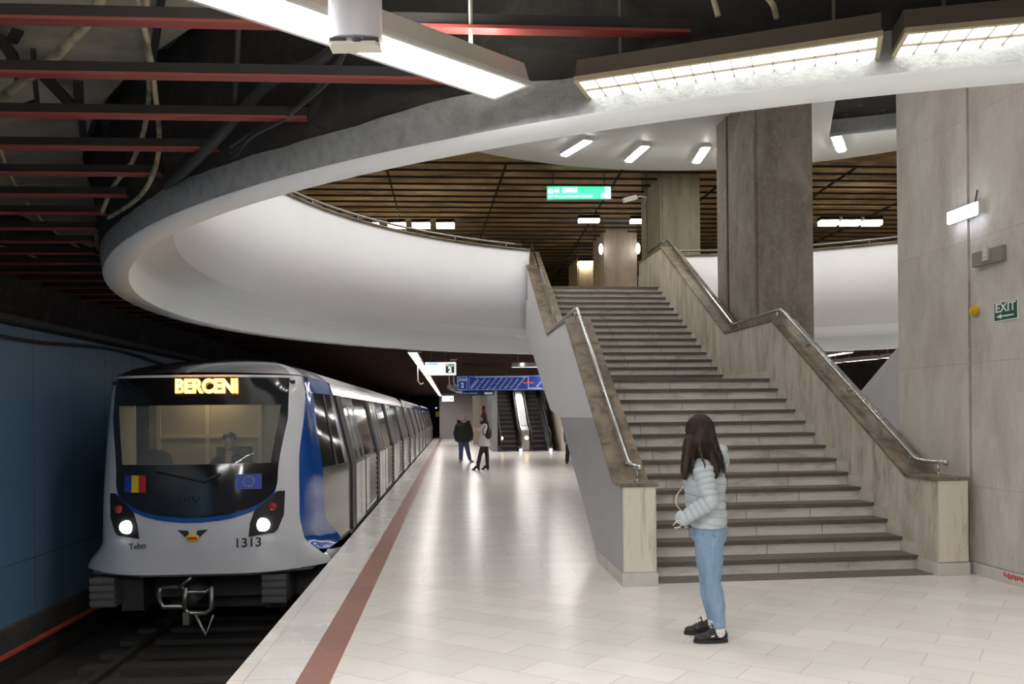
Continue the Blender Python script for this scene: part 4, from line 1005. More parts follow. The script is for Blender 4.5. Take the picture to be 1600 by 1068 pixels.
# doors and panels along the platform side
def side(y, z, off): return Vector((CX + half(z) + off, y, z))
def spatch(b, y0, y1, z0, z1, off, mi=0):
    zs = [z0] + [z for z in (.93,) if z0 < z < z1] + [z1]
    for a, c in zip(zs, zs[1:]):
        v = [side(y0, a, off), side(y1, a, off), side(y1, c, off), side(y0, c, off)]
        w_ = [side(y0, a, -.02), side(y1, a, -.02), side(y1, c, -.02), side(y0, c, -.02)]
        b.add(v + w_, [(0, 1, 2, 3), (0, 4, 5, 1), (1, 5, 6, 2), (2, 6, 7, 3), (3, 7, 4, 0)], mi)
PER = 4.08
Y0 = 12.32
def cp(o, dy, parent=None):
    c = o.copy(); COL.objects.link(c)
    if parent is None: c.location.y += dy
    else: c.parent = parent
    for g2 in list(o.children): cp(g2, dy, c)
    return c
b = MB(); spatch(b, Y0, Y0 + .42, .03, 1.93, .030); b.box(CX + 1.30, CX + 1.44, Y0 + .1, Y0 + .3, 0, .05)
fr0 = b.build('door_post', 'train_frame', TRN)
b = MB()
for k in range(2):
    ya = Y0 + .46 + k*.66
    spatch(b, ya, ya + .62, .04, .98, .035); spatch(b, ya, ya + .10, .98, 1.90, .035); spatch(b, ya + .52, ya + .62, .98, 1.90, .035); spatch(b, ya, ya + .62, 1.80, 1.90, .036)
dr0 = b.build('door', 'train_silver', TRN)
b = MB()
for k in range(2):
    ya = Y0 + .46 + k*.66; spatch(b, ya + .10, ya + .52, .985, 1.80, .026)
b.build('door_window', 'window_dark', dr0)
b = MB(); spatch(b, Y0 + 1.84, Y0 + 1.96, .03, 1.93, .02); spatch(b, Y0 + 3.86, Y0 + 3.98, .93, 1.93, .02); fr1 = b.build('window_post', 'train_frame', TRN)
b = MB(); spatch(b, Y0 + 1.98, Y0 + 2.5, .06, .96, .028)
spatch(b, Y0 + 2.52, Y0 + 3.9, .06, .12, .02)
for k in range(9): 
    z = .14 + k*.092
    v = [side(Y0 + 2.54, z, .045), side(Y0 + 3.86, z, .045), side(Y0 + 3.86, z + .07, .012), side(Y0 + 2.54, z + .07, .012)]
    b.add(v, [(0, 1, 2, 3)])
pn0 = b.build('louvre_panel', 'train_silver', TRN)
b = MB(); spatch(b, Y0 + 2.02, Y0 + 3.84, 1.02, 1.90, .012); wd0 = b.build('side_window', 'window_dark', TRN)
for k in range(1, 12):
    for o in (fr0, dr0, fr1, pn0, wd0): cp(o, PER*k)
# bogies and rails
for yb_ in (12.0, 26, 31):
    b = MB()
    for s_ in (-1, 1):
        for dy in (0, 2): b.cyl((CX + s_*.72, yb_ + dy, -.74), (CX + s_*.86, yb_ + dy, -.74), .43, 24)
    b.box(CX - .95, CX + .95, yb_ - .3, yb_ + 2.3, -.75, -.52); b.build('bogie', 'train_under', TRN)
mat('rail_steel', (.13, .12, .105), .4, metal=.6)
for xr, lb in ((-3.72, 'left running rail under the train, farther from the platform'), (-2.22, 'right running rail under the train, nearer the platform')):
    b = MB(); b.prism([(-.06, -1.18), (.06, -1.18), (.012, -1.14), (.012, -1.08), (.034, -1.06), (.034, -1.035), (-.034, -1.035), (-.034, -1.06), (-.012, -1.08), (-.012, -1.14)], 'y', -7, 90)
    b.v = [v_ + Vector((xr, 0, 0)) for v_ in b.v]; tag(b.build('rail', 'rail_steel', frame='P'), lb, 'rail')
b = MB(); b.box(-4.74, -4.68, 2.0, 90, -.87, -.84)
b.box(-4.71, -4.68, 2.2, 90, -1.18, -.98)
mat('rail_cover', (.50, .08, .045), .4); b.build
for i_ in range(len(b.f) - 6, len(b.f)): b.m[i_] = 1
tag(b.build('third_rail_cover', ['rail_cover', 'rust_black'], frame='P'), 'orange red power rail cover running along the foot of the blue wall', 'rail cover')
mat('sleeper', (.045, .042, .04), .9)
s0 = None
for i in range(26):
    if s0 is None:
        b = MB(); b.box(-1.2, 1.2, -.12, .12, 0, .07); s0 = o = b.build('sleeper', 'sleeper')
    else: o = s0.copy(); COL.objects.link(o)
    o.location = toW((CX, .8 + .6*i, -1.19), 'P'); o.rotation_euler.z = ANG['P']
    tag(o, 'dark concrete sleeper across the track bed', 'sleeper', 'sleepers of the track')

# ================================================================ ESCALATORS
def esc(name, label, x0, x1):
    T = thing(name, label, 'escalator', ((x0+x1)/2, 38.0, 0), 'P')
    yb_ = 38.0; nst = 17; t = .40; r = .215
    b = MB()
    for k in range(nst):
        y = yb_ + .5 + k*t; z = .02 + k*r
        b.box(x0, x1, y, y + t + .02, z + r - .025, z + r, 0); b.box(x0, x1, y + .012, y + .03, z, z + r - .03, 1)
    b.box(x0, x1, yb_ - .2, yb_ + .5, 0, .02, 0); b.build('step_band', ['escalator_step', 'escalator_riser'], T)
    return T
def balustrade(T, x0, x1, m='escalator_skirt'):
    s = .215/.40; yb_ = 38.0
    prof = [(yb_ + .1, 0), (yb_ + .1, .25), (yb_ + 1.0, .45), (yb_ + 6.6, .45 + 5.6*s), (yb_ + 6.6, 0)]
    b = MB(); b.prism(prof, 'x', x0, x1); b.build('skirt', m, T)
    xm = (x0+x1)/2
    for xx in ((xm - .17, xm + .17) if x1 - x0 > .3 else (xm,)):
        pts = [(xx, yb_ + .3, .28), (xx, yb_ - .05, .40), (xx, yb_ - .25, .62), (xx, yb_ - .10, .86), (xx, yb_ + .35, .94), (xx, yb_ + 1.0, 1.10), (xx, yb_ + 6.0, 1.10 + 5.0*s)]
        b = MB(); b.tube(pts, .04, 8); b.build('handrail_belt', 'escalator_riser', T)
        b = MB(); b.prism([(yb_ + .1, .3), (yb_ - .12, .5), (yb_ - .12, .72), (yb_ + .2, .86), (yb_ + 1.0, 1.02), (yb_ + 6.0, 1.02 + 5.0*s), (yb_ + 6.0, .4 + 5.0*s), (yb_ + 1, .4)], 'x', xx - .012, xx + .012); b.build('balustrade', 'steel', T)
E1 = esc('escalator', 'left escalator of the pair beyond the platform', 2.17, 2.88)
balustrade(E1, 1.98, 2.17); balustrade(E1, 2.88, 3.02)
E2 = esc('escalator', 'right escalator of the pair, nearer the stair parapet', 3.55, 4.18)
balustrade(E2, 3.40, 3.55); balustrade(E2, 4.18, 4.45)
T = thing('escalator_divider', 'slanted steel divider between the two escalators', 'divider', (3.2, 38, 0), 'P')
s = .215/.40
b = MB(); b.prism([(38.2, 0), (38.2, .95), (39.0, 1.12), (43.4, 1.12 + 4.4*s), (43.4, 0)], 'x', 3.03, 3.39); b.build('body', 'steel_dull', T)
b = MB(); b.prism([(39.0, 1.13), (40.7, 1.13 + 1.7*s), (40.7, 1.15 + 1.7*s), (39.0, 1.15)], 'x', 3.08, 3.34); b.build('bright_panel', 'far_white', T)
b = MB(); b.box(3.06, 3.36, 38.0, 38.2, .12, .85); b.build('end_plate', 'steel', T)
for nm, x, z, lb in (('signal_light', 2.12, .60, 'amber signal light on the left escalator newel'), ('signal_light', 3.25, .60, 'amber signal light on the divider between the escalators')):
    b = MB(); b.ell(toW((x, 37.9, z), 'P'), (.08, .05, .08), 12, 8); tag(b.build(nm, 'amber'), lb, 'light')
for x, lb in ((2.96, 'small white floor light at the foot of the left escalator'), (4.30, 'small white floor light at the foot of the right escalator')):
    b = MB(); b.ell(toW((x, 37.7, .07), 'P'), (.06, .06, .06), 12, 8); tag(b.build('floor_light', 'white_dot'), lb, 'light')
b = MB(); b.box(1.72, 1.97, 38.2, 46, 0, 3.95); struct(b.build('wall_cladding', 'steel_dull', frame='P'))
T = thing('poster', 'small red and dark poster on the far beige wall behind the woman', 'poster', (2.0, 58, 1.9), 'P')
xa = toF(onD(754, 640, 45), 'P'); 
b = MB(); b.box(1.1, 1.75, 48.0, 48.15, 0, 3.95); struct(b.build('wall_beige_pier', 'wall_beige', frame='P'))
qa = toF(onD(753, 634, 47.9), 'P'); qb = toF(onD(764, 645, 47.9), 'P')
OFF[T] = Vector((2.0, 58, 1.9))
b = MB(); b.box(qa.x, qb.x, 47.96, 47.99, qb.z, qa.z); b.build('poster_sheet', 'poster_red', T); b = MB(); b.box(qa.x, qb.x, 47.95, 47.96, qa.z - .16, qa.z); b.build('poster_header', 'poster_dark', T)
q_ = onD(684, 646, 63); b = MB(); b.box(q_.x - .14, q_.x + .14, 62.9, 62.95, q_.z - .22, q_.z + .18); tag(b.build('track_sign', 'flag_yellow'), 'small yellow sign in the tunnel beside the far wall', 'sign')
b = MB(); b.ell(onD(681.5, 637, 64), (.05, .05, .05), 8, 6); mat('blue_glow', (.2, .3, 1), .5, emit=(.3, .4, 1), es=6); tag(b.build('signal_light', 'blue_glow'), 'tiny blue signal light in the dark tunnel', 'light')

# ================================================================ PEOPLE
def remeshed(b, voxel, smooth=6, factor=.5):
    me = bpy.data.meshes.new('tmp'); me.from_pydata(b.v, [], b.f)
    bm = bmesh.new(); bm.from_mesh(me); bmesh.ops.recalc_face_normals(bm, faces=bm.faces); bm.to_mesh(me); bm.free()
    o = bpy.data.objects.new('tmp', me); COL.objects.link(o)
    m1 = o.modifiers.new('r', 'REMESH'); m1.mode = 'VOXEL'; m1.voxel_size = voxel
    m2 = o.modifiers.new('s', 'SMOOTH'); m2.iterations = smooth; m2.factor = factor
    dg = bpy.context.evaluated_depsgraph_get(); dg.update()
    r = bpy.data.meshes.new_from_object(o.evaluated_get(dg))
    bpy.data.objects.remove(o); bpy.data.meshes.remove(me)
    v = [x.co.copy() for x in r.vertices]; nn = [x.normal.copy() for x in r.vertices]; f = [tuple(p.vertices) for p in r.polygons]
    bpy.data.meshes.remove(r); return v, f, nn
def soft(b, name, m, parent, voxel=.012, smooth=5, disp=None, extra=None, label=None, seamf=None):
    v, f, nn = remeshed(b, voxel, smooth)
    mi = [1 if seamf and seamf(sum((v[i] for i in q_), Vector())/len(q_)) else 0 for q_ in f]
    if disp: v = [p + n*disp(p) for p, n in zip(v, nn)]
    o = MB(); o.add(v, f, 0, True); o.m = mi
    if extra: extra(o)
    return o.build(name, m, parent, label=label)
def lerp(a, c, t): return a + (c-a)*t
def chain(b, pts, rad, seg=14, sub=4):
    P = []; Rr = []
    for i in range(len(pts)-1):
        for k in range(sub):
            t = k/sub; P.append(Vector(pts[i]).lerp(Vector(pts[i+1]), t))
            a, c = rad[i], rad[i+1]; ts = t*t*(3-2*t)
            if isinstance(a, tuple): Rr.append((lerp(a[0], c[0], ts), lerp(a[1], c[1], ts)))
            else: Rr.append(lerp(a, c, ts))
    P.append(Vector(pts[-1])); Rr.append(rad[-1])
    b.tube(P, Rr, seg)
    for p, r in ((pts[0], rad[0]), (pts[-1], rad[-1])):
        if not isinstance(r, tuple): b.ell(p, (r, r, r), 12, 8)
def hand(o, wrist, d, side, thumb, s=1.0):
    """d: pointing direction, side: across the knuckles, thumb: +1/-1 side of the thumb"""
    d = Vector(d).normalized(); side = (Vector(side) - d*Vector(side).dot(d)).normalized(); nrm = d.cross(side)
    w = Vector(wrist)
    P = [w + d*x*s for x in (0, .03, .06, .085)]
    o.tube(P, [(.018*s, .024*s), (.016*s, .032*s), (.015*s, .038*s), (.012*s, .036*s)] if abs(side.z) < .5 else [(.024*s, .018*s), (.032*s, .016*s), (.038*s, .015*s), (.036*s, .012*s)], 12)
    for k, (off, ln) in enumerate(((-.030, .068), (-.010, .078), (.010, .072), (.029, .055))):
        b0 = w + d*.080*s + side*off*s*-thumb
        c1_ = b0 + (d*.9 + nrm*.35).normalized()*ln*.45*s; c2_ = c1_ + (d*.6 + nrm*.75).normalized()*ln*.32*s; c3_ = c2_ + (d*.25 + nrm).normalized()*ln*.25*s
        o.tube([b0 - d*.01, b0, c1_, c2_, c3_], [.0085*s, .0088*s, .0082*s, .0075*s, .0055*s], 8)
    t0 = w + d*.022*s + side*thumb*.026*s
    t1 = t0 + (d*.6 + side*thumb*.8).normalized()*.034*s; t2 = t1 + (d*.9 + side*thumb*.25 + nrm*.3).normalized()*.030*s
    o.tube([w + d*.015*s, t0, t1, t2], [.013*s, .012*s, .0095*s, .007*s], 8)
def head_geo(b, c, fdir, s=1.0):
    """adds the head volumes; fdir = unit horizontal facing"""
    f = Vector((fdir[0], fdir[1], 0)).normalized(); r = Vector((f.y, -f.x, 0)); M = Matrix(((r.x, f.x, 0), (r.y, f.y, 0), (0, 0, 1)))
    c = Vector(c)
    b.ell(c + Vector((0, 0, .02*s)) - f*.012*s, (.074*s, .094*s, .10*s), 20, 14, M=M)
    b.ell(c + f*.022*s - Vector((0, 0, .045*s)), (.056*s, .066*s, .068*s), 16, 10, M=M)
    b.ell(c + f*.088*s - Vector((0, 0, .022*s)), (.012*s, .018*s, .022*s), 10, 8, M=M)
    b.ell(c + f*.07*s - Vector((0, 0, .092*s)), (.022*s, .018*s, .016*s), 10, 8, M=M)
    for s2 in (-1, 1): b.ell(c + r*s2*.077*s - Vector((0, 0, .015*s)), (.009*s, .017*s, .030*s), 10, 8, M=M)
def face_parts(root, c, fdir, s=1.0):
    f = Vector((fdir[0], fdir[1], 0)).normalized(); r = Vector((f.y, -f.x, 0)); M = Matrix(((r.x, f.x, 0), (r.y, f.y, 0), (0, 0, 1))); c = Vector(c)
    b = MB()
    for s2 in (-1, 1): b.ell(c + r*s2*.031*s + f*.077*s + Vector((0, 0, .008*s)), (.013*s, .006*s, .006*s), 10, 6, 0, M=M); b.ell(c + r*s2*.031*s + f*.082*s + Vector((0, 0, .008*s)), (.005*s, .003*s, .005*s), 8, 6, 1, M=M)
    b.build('eyes', ['sock', 'ink'], root)
    b = MB()
    for s2 in (-1, 1): b.ell(c + r*s2*.031*s + f*.080*s + Vector((0, 0, .026*s)), (.018*s, .005*s, .004*s), 10, 6, 0, M=M)
    b.build('eyebrows', 'hair_black', root)
    b = MB(); b.ell(c + f*.084*s - Vector((0, 0, .060*s)), (.022*s, .006*s, .007*s), 10, 6, 0, M=M); mat('lips', (.42, .16, .14), .4) if 'lips' not in MATS else 0; b.build('mouth', 'lips', root)
def shoe(root, heel, d, L=.265, m='sneaker', sole='sole', heelh=0, ankle_h=.085, name='shoe', w=.043):
    d = Vector((d[0], d[1], 0)).normalized(); r = Vector((d.y, -d.x, 0)); h = Vector(heel); h.z = 0
    M = Matrix(((d.x, r.x, 0), (d.y, r.y, 0), (0, 0, 1)))
    b = MB(); s_ = L/.265
    lift = heelh
    b.ell(h + d*.045*s_ + Vector((0, 0, .050 + lift)), (.046*s_, w*.85, .045), 16, 10, M=M)
    b.ell(h + d*.055*s_ + Vector((0, 0, ankle_h + lift)), (.042*s_, w*.84, .03), 16, 10, M=M)
    b.ell(h + d*.13*s_ + Vector((0, 0, .048 + lift*.6)), (.075*s_, w*.92, .036), 16, 10, M=M)
    b.ell(h + d*.115*s_ + Vector((0, 0, .070 + lift*.8)), (.045*s_, w*.62, .028), 16, 10, M=M)
    b.ell(h + d*.20*s_ + Vector((0, 0, .036)), (.062*s_, w*1.02, .026), 16, 10, M=M)
    o = soft(b, name, m, root, .007, 5)
    b = MB(); out = []
    for i in range(24):
        a = 2*PI*i/24; x = .133 + .133*math.cos(a); wid = w*(.88 + .16*math.cos(a)) * math.sin(a); out.append(h + d*x*s_ + r*wid)
    if heelh == 0:
        b.prism([(p.x, p.y) for p in out], 'z', .001, .024)
    else:
        b.prism([(p.x, p.y) for p in out if (p-h).dot(d) > .10*s_], 'z', .001, .012); b.box(-.03, .03, -.028, .028, .001, heelh + .02, M=Matrix.Translation(h + d*.04) @ Matrix(((d.x, r.x, 0, 0), (d.y, r.y, 0, 0), (0, 0, 1, 0), (0, 0, 0, 1))))
    b.build('sole', sole, o); return o
def person(label, J, top, top_r, leg_m, skin_h, hair=None, disp=None, top_extra=None, vox=.014, facing=(-1, 0), hands=(), long_coat=None, cat='person', leg_r=(.092, .060, .060, .047), sleeves=(.058, .052, .040), seat=False, neck_r=.045, hs=1.0, leg_voxel=.010, torso_path=None, torso_rad=None):
    gz = min(J['toe'][0][2], J['toe'][1][2]) if not seat else J['pelvis'][2]
    root = thing('person', label, cat, (J['pelvis'][0], J['pelvis'][1], 0 if not seat else gz))
    b = MB()
    chain(b, [J['pelvis'], J['waist'], J['chest'], J['neck']], [(.11, .09), (.095, .08), (.12, .09), (.06, .05)])
    chain(b, [J['neck'], J['head']], [neck_r, neck_r*.95]); head_geo(b, J['head'], facing, hs)
    for i in (0, 1):
        chain(b, [J['sh'][i], J['el'][i], J['wr'][i]], [.040, .034, .024])
        if not seat: chain(b, [J['hip'][i], J['kn'][i], J['an'][i]], [.075, .048, .034])
    def ex(o):
        for hd in hands: hand(o, *hd)
    soft(b, 'body', 'skin', root, .010, 3, extra=ex)
    face_parts(root, J['head'], facing, hs)
    # upper garment
    b = MB(); chain(b, torso_path, torso_rad, 20)
    for i in (0, 1):
        chain(b, [torso_path[-2] if False else Vector(J['chest']).lerp(Vector(J['sh'][i]), .5) + Vector((0, 0, .03)), J['sh'][i], J['el'][i], J['wr'][i]], [sleeves[0], sleeves[0], sleeves[1], sleeves[2]])
    if top_extra: top_extra(b)
    soft(b, 'jacket', [top, 'seam_shade_grey'], root, vox, 5, disp=disp, seamf=seam_at if disp else None)
    # trousers
    if not seat:
        b = MB(); chain(b, [Vector(J['pelvis']) + Vector((0, 0, .10)), J['pelvis'], (Vector(J['hip'][0]) + Vector(J['hip'][1]))/2 - Vector((0, 0, .03))], [top_r, skin_h, (skin_h[0]*.92, skin_h[1]*.95)], 18)
        for i in (0, 1): chain(b, [J['hip'][i], Vector(J['hip'][i]).lerp(Vector(J['kn'][i]), .45), J['kn'][i], Vector(J['kn'][i]).lerp(Vector(J['an'][i]), .38), J['an'][i]], [leg_r[0], leg_r[0]*.92, leg_r[1], leg_r[2], leg_r[3]])
        soft(b, 'trousers', leg_m, root, leg_voxel, 3, disp=long_coat)
    return root
def O(px, py, D): return onD(px, py, D)

# ---- the young woman in the foreground (faces the train, seen from behind her left side)
DG = 6.15
J = dict(head=O(1091, 677, 6.17), neck=O(1099, 713, 6.16), chest=O(1101, 742, 6.15), waist=O(1103, 790, 6.15), pelvis=O(1108, 826, 6.15),
         sh=(O(1098, 730, 6.00), O(1099, 730, 6.31)), el=(O(1109, 783, 5.93), O(1104, 785, 6.38)), wr=(O(1069, 809, 5.985), O(1073, 809, 6.32)),
         hip=(O(1108, 838, 6.08), O(1106, 838, 6.22)), kn=(O(1112, 908, 6.06), O(1106, 902, 6.25)), an=(O(1124.5, 976, 6.05), O(1113, 962, 6.26)),
         toe=(O(1090, 1003, 6.05), O(1074, 990, 6.28)))
hd_dir = Vector((-.72, .69, 0))
elb = J['el'][0]; wri = J['wr'][0]; shl = J['sh'][0]
def seam_at(p): return seam(p, True)
def seam(p, only=False):
    # quilting: seam grooves across the body and round the sleeves
    da = None
    def seg(a, c):
        ab = c - a; t = max(0, min(1, (p-a).dot(ab)/ab.length_squared)); return (p - (a + ab*t)).length, t*ab.length
    d1, s1 = seg(shl, elb); d2, s2 = seg(elb, wri); d3, s3 = seg(J['sh'][1], J['el'][1]); d4, s4 = seg(J['el'][1], J['wr'][1])
    best = min((d1, s1), (d2, s2 + .02), (d3, s3), (d4, s4))
    if best[0] < .085: q_, per = best[1], .042
    else: q_, per = p.z + .05*math.sin(p.x*5), .058
    ph = (q_ / per) % 1.0; g_ = abs(ph - .5)*2
    if only: return g_ > .89
    puff = .011*math.sqrt(max(0, 1 - g_**2.2)) - .007
    return puff + .0012*math.sin(p.x*90 + p.z*40)*math.sin(p.y*70)
def hood(b):
    b.ell(O(1124, 708, 6.16), (.058, .125, .080), 18, 12); b.ell(O(1131, 717, 6.17), (.034, .10, .055), 14, 10); b.ell(O(1112, 698, 6.16), (.05, .09, .04), 14, 10)
    b.ell(O(1066, 808, 5.99), (.050, .035, .048), 14, 10)
tp = [O(1106.5, 821, 6.15), O(1106, 806, 6.15), O(1102, 785, 6.15), O(1101, 750, 6.15), O(1101, 728, 6.15), O(1100, 714, 6.15)]
tr = [(.178, .125), (.180, .130), (.165, .137), (.165, .148), (.145, .120), (.07, .06)]
def wrinkle(p):
    w_ = .0
    for zc in (J['kn'][0].z, J['kn'][0].z + .03, J['kn'][0].z - .035, J['an'][0].z + .03, J['an'][0].z + .06, J['hip'][0].z - .02):
        w_ += -.0035*math.exp(-((p.z - zc + .25*(p.x - 1.42))/.008)**2)
    return w_ + .0015*math.sin(p.z*60 + p.x*20)
G = person('young woman with long brown hair, pale quilted jacket and jeans, standing before the stairs', J, 'jacket_quilt', (.150, .118), 'denim', (.158, .128),
           disp=seam, top_extra=hood, vox=.0065, facing=(hd_dir.x, hd_dir.y), hands=((O(1067, 811, 5.99), (.25, 1, -.35), (0, 0, 1), 1, .9), (O(1070, 811, 6.30), (.2, -1, -.35), (0, 0, 1), 1, .9)),
           long_coat=wrinkle, leg_r=(.098, .066, .068, .045), sleeves=(.070, .062, .048), torso_path=tp, torso_rad=tr, leg_voxel=.008)
b = MB()
for a, c in ((O(1109.5, 824, 6.02), O(1116, 837, 5.985)), (O(1116, 837, 5.985), O(1129, 842, 6.03)), (O(1129, 842, 6.03), O(1134, 826, 6.10))): b.tube([a, c], .0022, 6)
b.build('pocket_seam', 'denim_line', G)
for i, (an, hx) in enumerate(((J['an'][0], 1137), (J['an'][1], 1117))):
    b = MB(); chain(b, [an + Vector((0, 0, .01)), an - Vector((-.004, 0, .055))], [.036, .037]); b.build('sock', 'sock', G)
hl0 = O(1137.5, 1003, 6.06); hl1 = O(1119, 989, 6.29)
sh0 = shoe(G, hl0, (-1, -.02), L=.245); sh1 = shoe(G, hl1, (-1, .02), L=.235)
for (h_, dd, s_) in ((hl0, 6.06, sh0), (hl1, 6.29, sh1)):
    b = MB()
    for k in range(5):
        x = h_.x - .105 - k*.018; z = .094 - k*.0095; b.tube([(x, h_.y - .030, z - .012), (x - .004, h_.y, z + .008), (x, h_.y + .030, z - .012)], .003, 6)
    b.tube([(h_.x - .10, h_.y, .10), (h_.x - .12, h_.y - .02, .125), (h_.x - .135, h_.y - .01, .115)], .003, 6); b.tube([(h_.x - .10, h_.y, .10), (h_.x - .112, h_.y + .02, .13), (h_.x - .098, h_.y + .03, .112)], .003, 6)
    b.build('laces', 'ink', s_)
b = MB(); c = O(1114, 993.5, 6.01); b.bar((c.x - .012, c.y - .003, c.z - .003), (c.x + .012, c.y - .003, c.z + .004), .003, .007); b.build('shoe_tab', 'sign_white', sh0, label='small white tab')
# hair
random.seed(21)
hc = J['head'] + Vector((0, 0, .018)); f2 = hd_dir.normalized(); r2 = Vector((f2.y, -f2.x, 0)); MH = Matrix(((r2.x, f2.x, 0), (r2.y, f2.y, 0), (0, 0, 1)))
b = MB(); b.ell(hc - f2*.012 + Vector((0, 0, .012)), (.096, .106, .106), 24, 16, M=MH)
chain(b, [hc - f2*.03 + Vector((0, 0, .0)), O(1093, 690, 6.12), O(1094, 706, 6.11), O(1096, 716, 6.13)], [(.095, .098), (.085, .110), (.070, .108), (.045, .085)], 20)
chain(b, [O(1078, 690, 6.10), O(1073, 715, 6.06), O(1070, 735, 6.05), O(1070, 747, 6.06)], [.050, .040, .034, .018], 12)
chain(b, [O(1106, 690, 6.10), O(1113, 712, 6.05), O(1117, 730, 6.00), O(1118, 744, 6.00)], [.052, .048, .042, .022], 12)
chain(b, [O(1093, 700, 6.03), O(1097, 716, 5.945), O(1102, 727, 5.905), O(1100, 735, 5.90)], [.018, .011, .009, .004], 8)
def hairx(o):
    # strands lying on the surface, from the crown down to the tips
    crown = hc + Vector((0, 0, .112)) - f2*.02
    for i in range(230):
        a = 2*PI*i/230 + random.uniform(-.02, .02)
        dirv = Vector((math.cos(a), math.sin(a), 0))
        if dirv.dot(f2) > .62: continue
        ld = MH.transposed() @ dirv
        P = []
        for k in range(7):
            th = .12 + k*.24; P.append(hc - f2*.012 + Vector((0, 0, .012)) + MH @ Vector((.098*math.sin(th)*ld.x, .108*math.sin(th)*ld.y, .108*math.cos(th))))
        end = P[-1]; side_x = end.x - hc.x
        if side_x < -.015: tx, ty = O(1063 + random.uniform(0, 13), 0, 6.05).x, 6.04 + random.uniform(-.03, .04); tz = O(1070, random.uniform(735, 750), 6.05).z
        elif side_x > .02: tx, ty = O(1108 + random.uniform(0, 18), 0, 6.0).x, 5.99 + random.uniform(-.03, .05); tz = O(1118, random.uniform(732, 746), 6.0).z
        else: tx, ty = end.x + random.uniform(-.03, .03), 5.99 + random.uniform(0, .04); tz = O(1096, random.uniform(706, 718), 6.0).z
        if end.y > hc.y + .03: ty = end.y + random.uniform(-.02, .02)
        tgt = Vector((tx, ty, tz)); jx = random.uniform(-.008, .008)
        for k in range(1, 6):
            t = k/5; ts = t*t*(3-2*t); P.append(Vector((lerp(end.x, tgt.x, ts) + jx*math.sin(t*5), lerp(end.y, tgt.y, ts) - .012*math.sin(t*PI), lerp(end.z, tgt.z, t))))
        o.tube(P, [.003]*7 + [.0032, .003, .0028, .002, .001], 5, cap=True)
soft(b, 'hair', 'hair_brown', G, .010, 4, extra=hairx)
b = MB(); b.tube([O(1068, 759, 5.98), O(1058, 772, 5.96), O(1055.5, 783, 5.95), O(1058, 790, 5.95), O(1064, 797, 5.95)], .0032, 6)
b.tube([O(1067, 812, 5.94), O(1058, 813, 5.94), O(1051.5, 820, 5.93), O(1054, 824, 5.93), O(1062, 823, 5.94), O(1065.5, 818, 5.95), O(1062, 812, 5.95)], .0032, 6)
b.tube([O(1063, 823, 5.94), O(1054, 824.5, 5.93)], .005, 6); b.build('earphone_cord', 'ear_cord', G)

# ---- the man in the dark parka
D = 29.7
J = dict(head=O(725, 652.6, D - .05), neck=O(724, 659.5, D), chest=O(724, 668, D), waist=O(724, 679, D), pelvis=O(724, 687, D),
         sh=(O(715, 664, D), O(733, 664, D)), el=(O(711.5, 676, D + .05), O(736.5, 676, D + .05)), wr=(O(713, 686.5, D - .05), O(736.5, 685.5, D - .05)),
         hip=(O(720.5, 689, D), O(728, 689, D)), kn=(O(720.5, 704, D - .03), O(731, 704, D - .03)), an=(O(720, 717.5, D), O(734, 716.5, D)), toe=(O(720, 722, D), O(735, 721, D)))
tp = [O(724, 690, D), O(724, 684, D), O(724, 674, D), O(724, 665, D), O(724, 660, D)]
def fur(b): 
    for px, py in ((716.5, 658), (719, 660), (732, 659), (730, 661)): b.ell(O(px, py, D + .04), (.07, .08, .07), 10, 8)
Mn = person('man in a black parka and blue jeans talking to the woman by the escalators', J, 'parka', (.13, .17), 'denim_dark', (.13, .18), top_extra=fur, vox=.02, facing=(.35, -1),
       hands=((J['wr'][0], (.2, -.2, -1), (0, 1, 0), 1, 1), (J['wr'][1], (-.2, -.2, -1), (0, 1, 0), -1, 1)), hs=1.1, torso_path=tp, torso_rad=[(.17, .24), (.17, .24), (.16, .235), (.15, .21), (.09, .10)], leg_r=(.10, .078, .075, .062), sleeves=(.085, .075, .06))
b = MB(); h0 = J['head']; b.ell(h0 + Vector((0, .02, .045)), (.082, .098, .075), 14, 10); b.build('hair', 'hair_black', Mn)
b = MB(); b.ell(h0 + Vector((.02, -.055, -.075)), (.05, .035, .03), 12, 8); b.build('beard', 'hair_black', Mn)
shoe(Mn, (J['an'][0].x, J['an'][0].y + .05, 0), (-.1, -1), .28, 'shoe_tan', 'shoe_tan'); shoe(Mn, (J['an'][1].x, J['an'][1].y + .05, 0), (.5, -1), .28, 'shoe_tan', 'shoe_tan')

# ---- the woman in the white coat
D = 25.4
J = dict(head=O(755, 651.5, D), neck=O(757.5, 659.5, D), chest=O(757.5, 669, D), waist=O(757, 680, D), pelvis=O(756.5, 691, D),
         sh=(O(757.5, 664.5, D - .17), O(757.5, 664.5, D + .17)), el=(O(757, 676, D - .22), O(757, 675, D + .22)), wr=(O(747, 670.5, D - .18), O(748, 671, D + .15)),
         hip=(O(756, 695, D - .09), O(758, 695, D + .09)), kn=(O(750, 711, D - .09), O(761, 711, D + .09)), an=(O(747, 727, D - .09), O(761.5, 727, D + .09)), toe=(O(741, 734, D), O(756, 734, D)))
tp = [O(756.5, 697, D), O(756.5, 688, D), O(757, 678, D), O(757.5, 667, D), O(757.5, 660.5, D)]
Wn = person('woman in a white coat with a black backpack and heeled boots, facing the man', J, 'coat_white', (.14, .13), 'parka', (.15, .13), vox=.02, facing=(-1, .35),
       hands=((J['wr'][0], (-1, 0, .1), (0, 0, 1), 1, 1), (J['wr'][1], (-1, 0, .1), (0, 0, 1), 1, 1)), torso_path=tp, torso_rad=[(.21, .18), (.20, .165), (.17, .14), (.18, .135), (.08, .08)], leg_r=(.088, .06, .06, .05), sleeves=(.075, .062, .05))
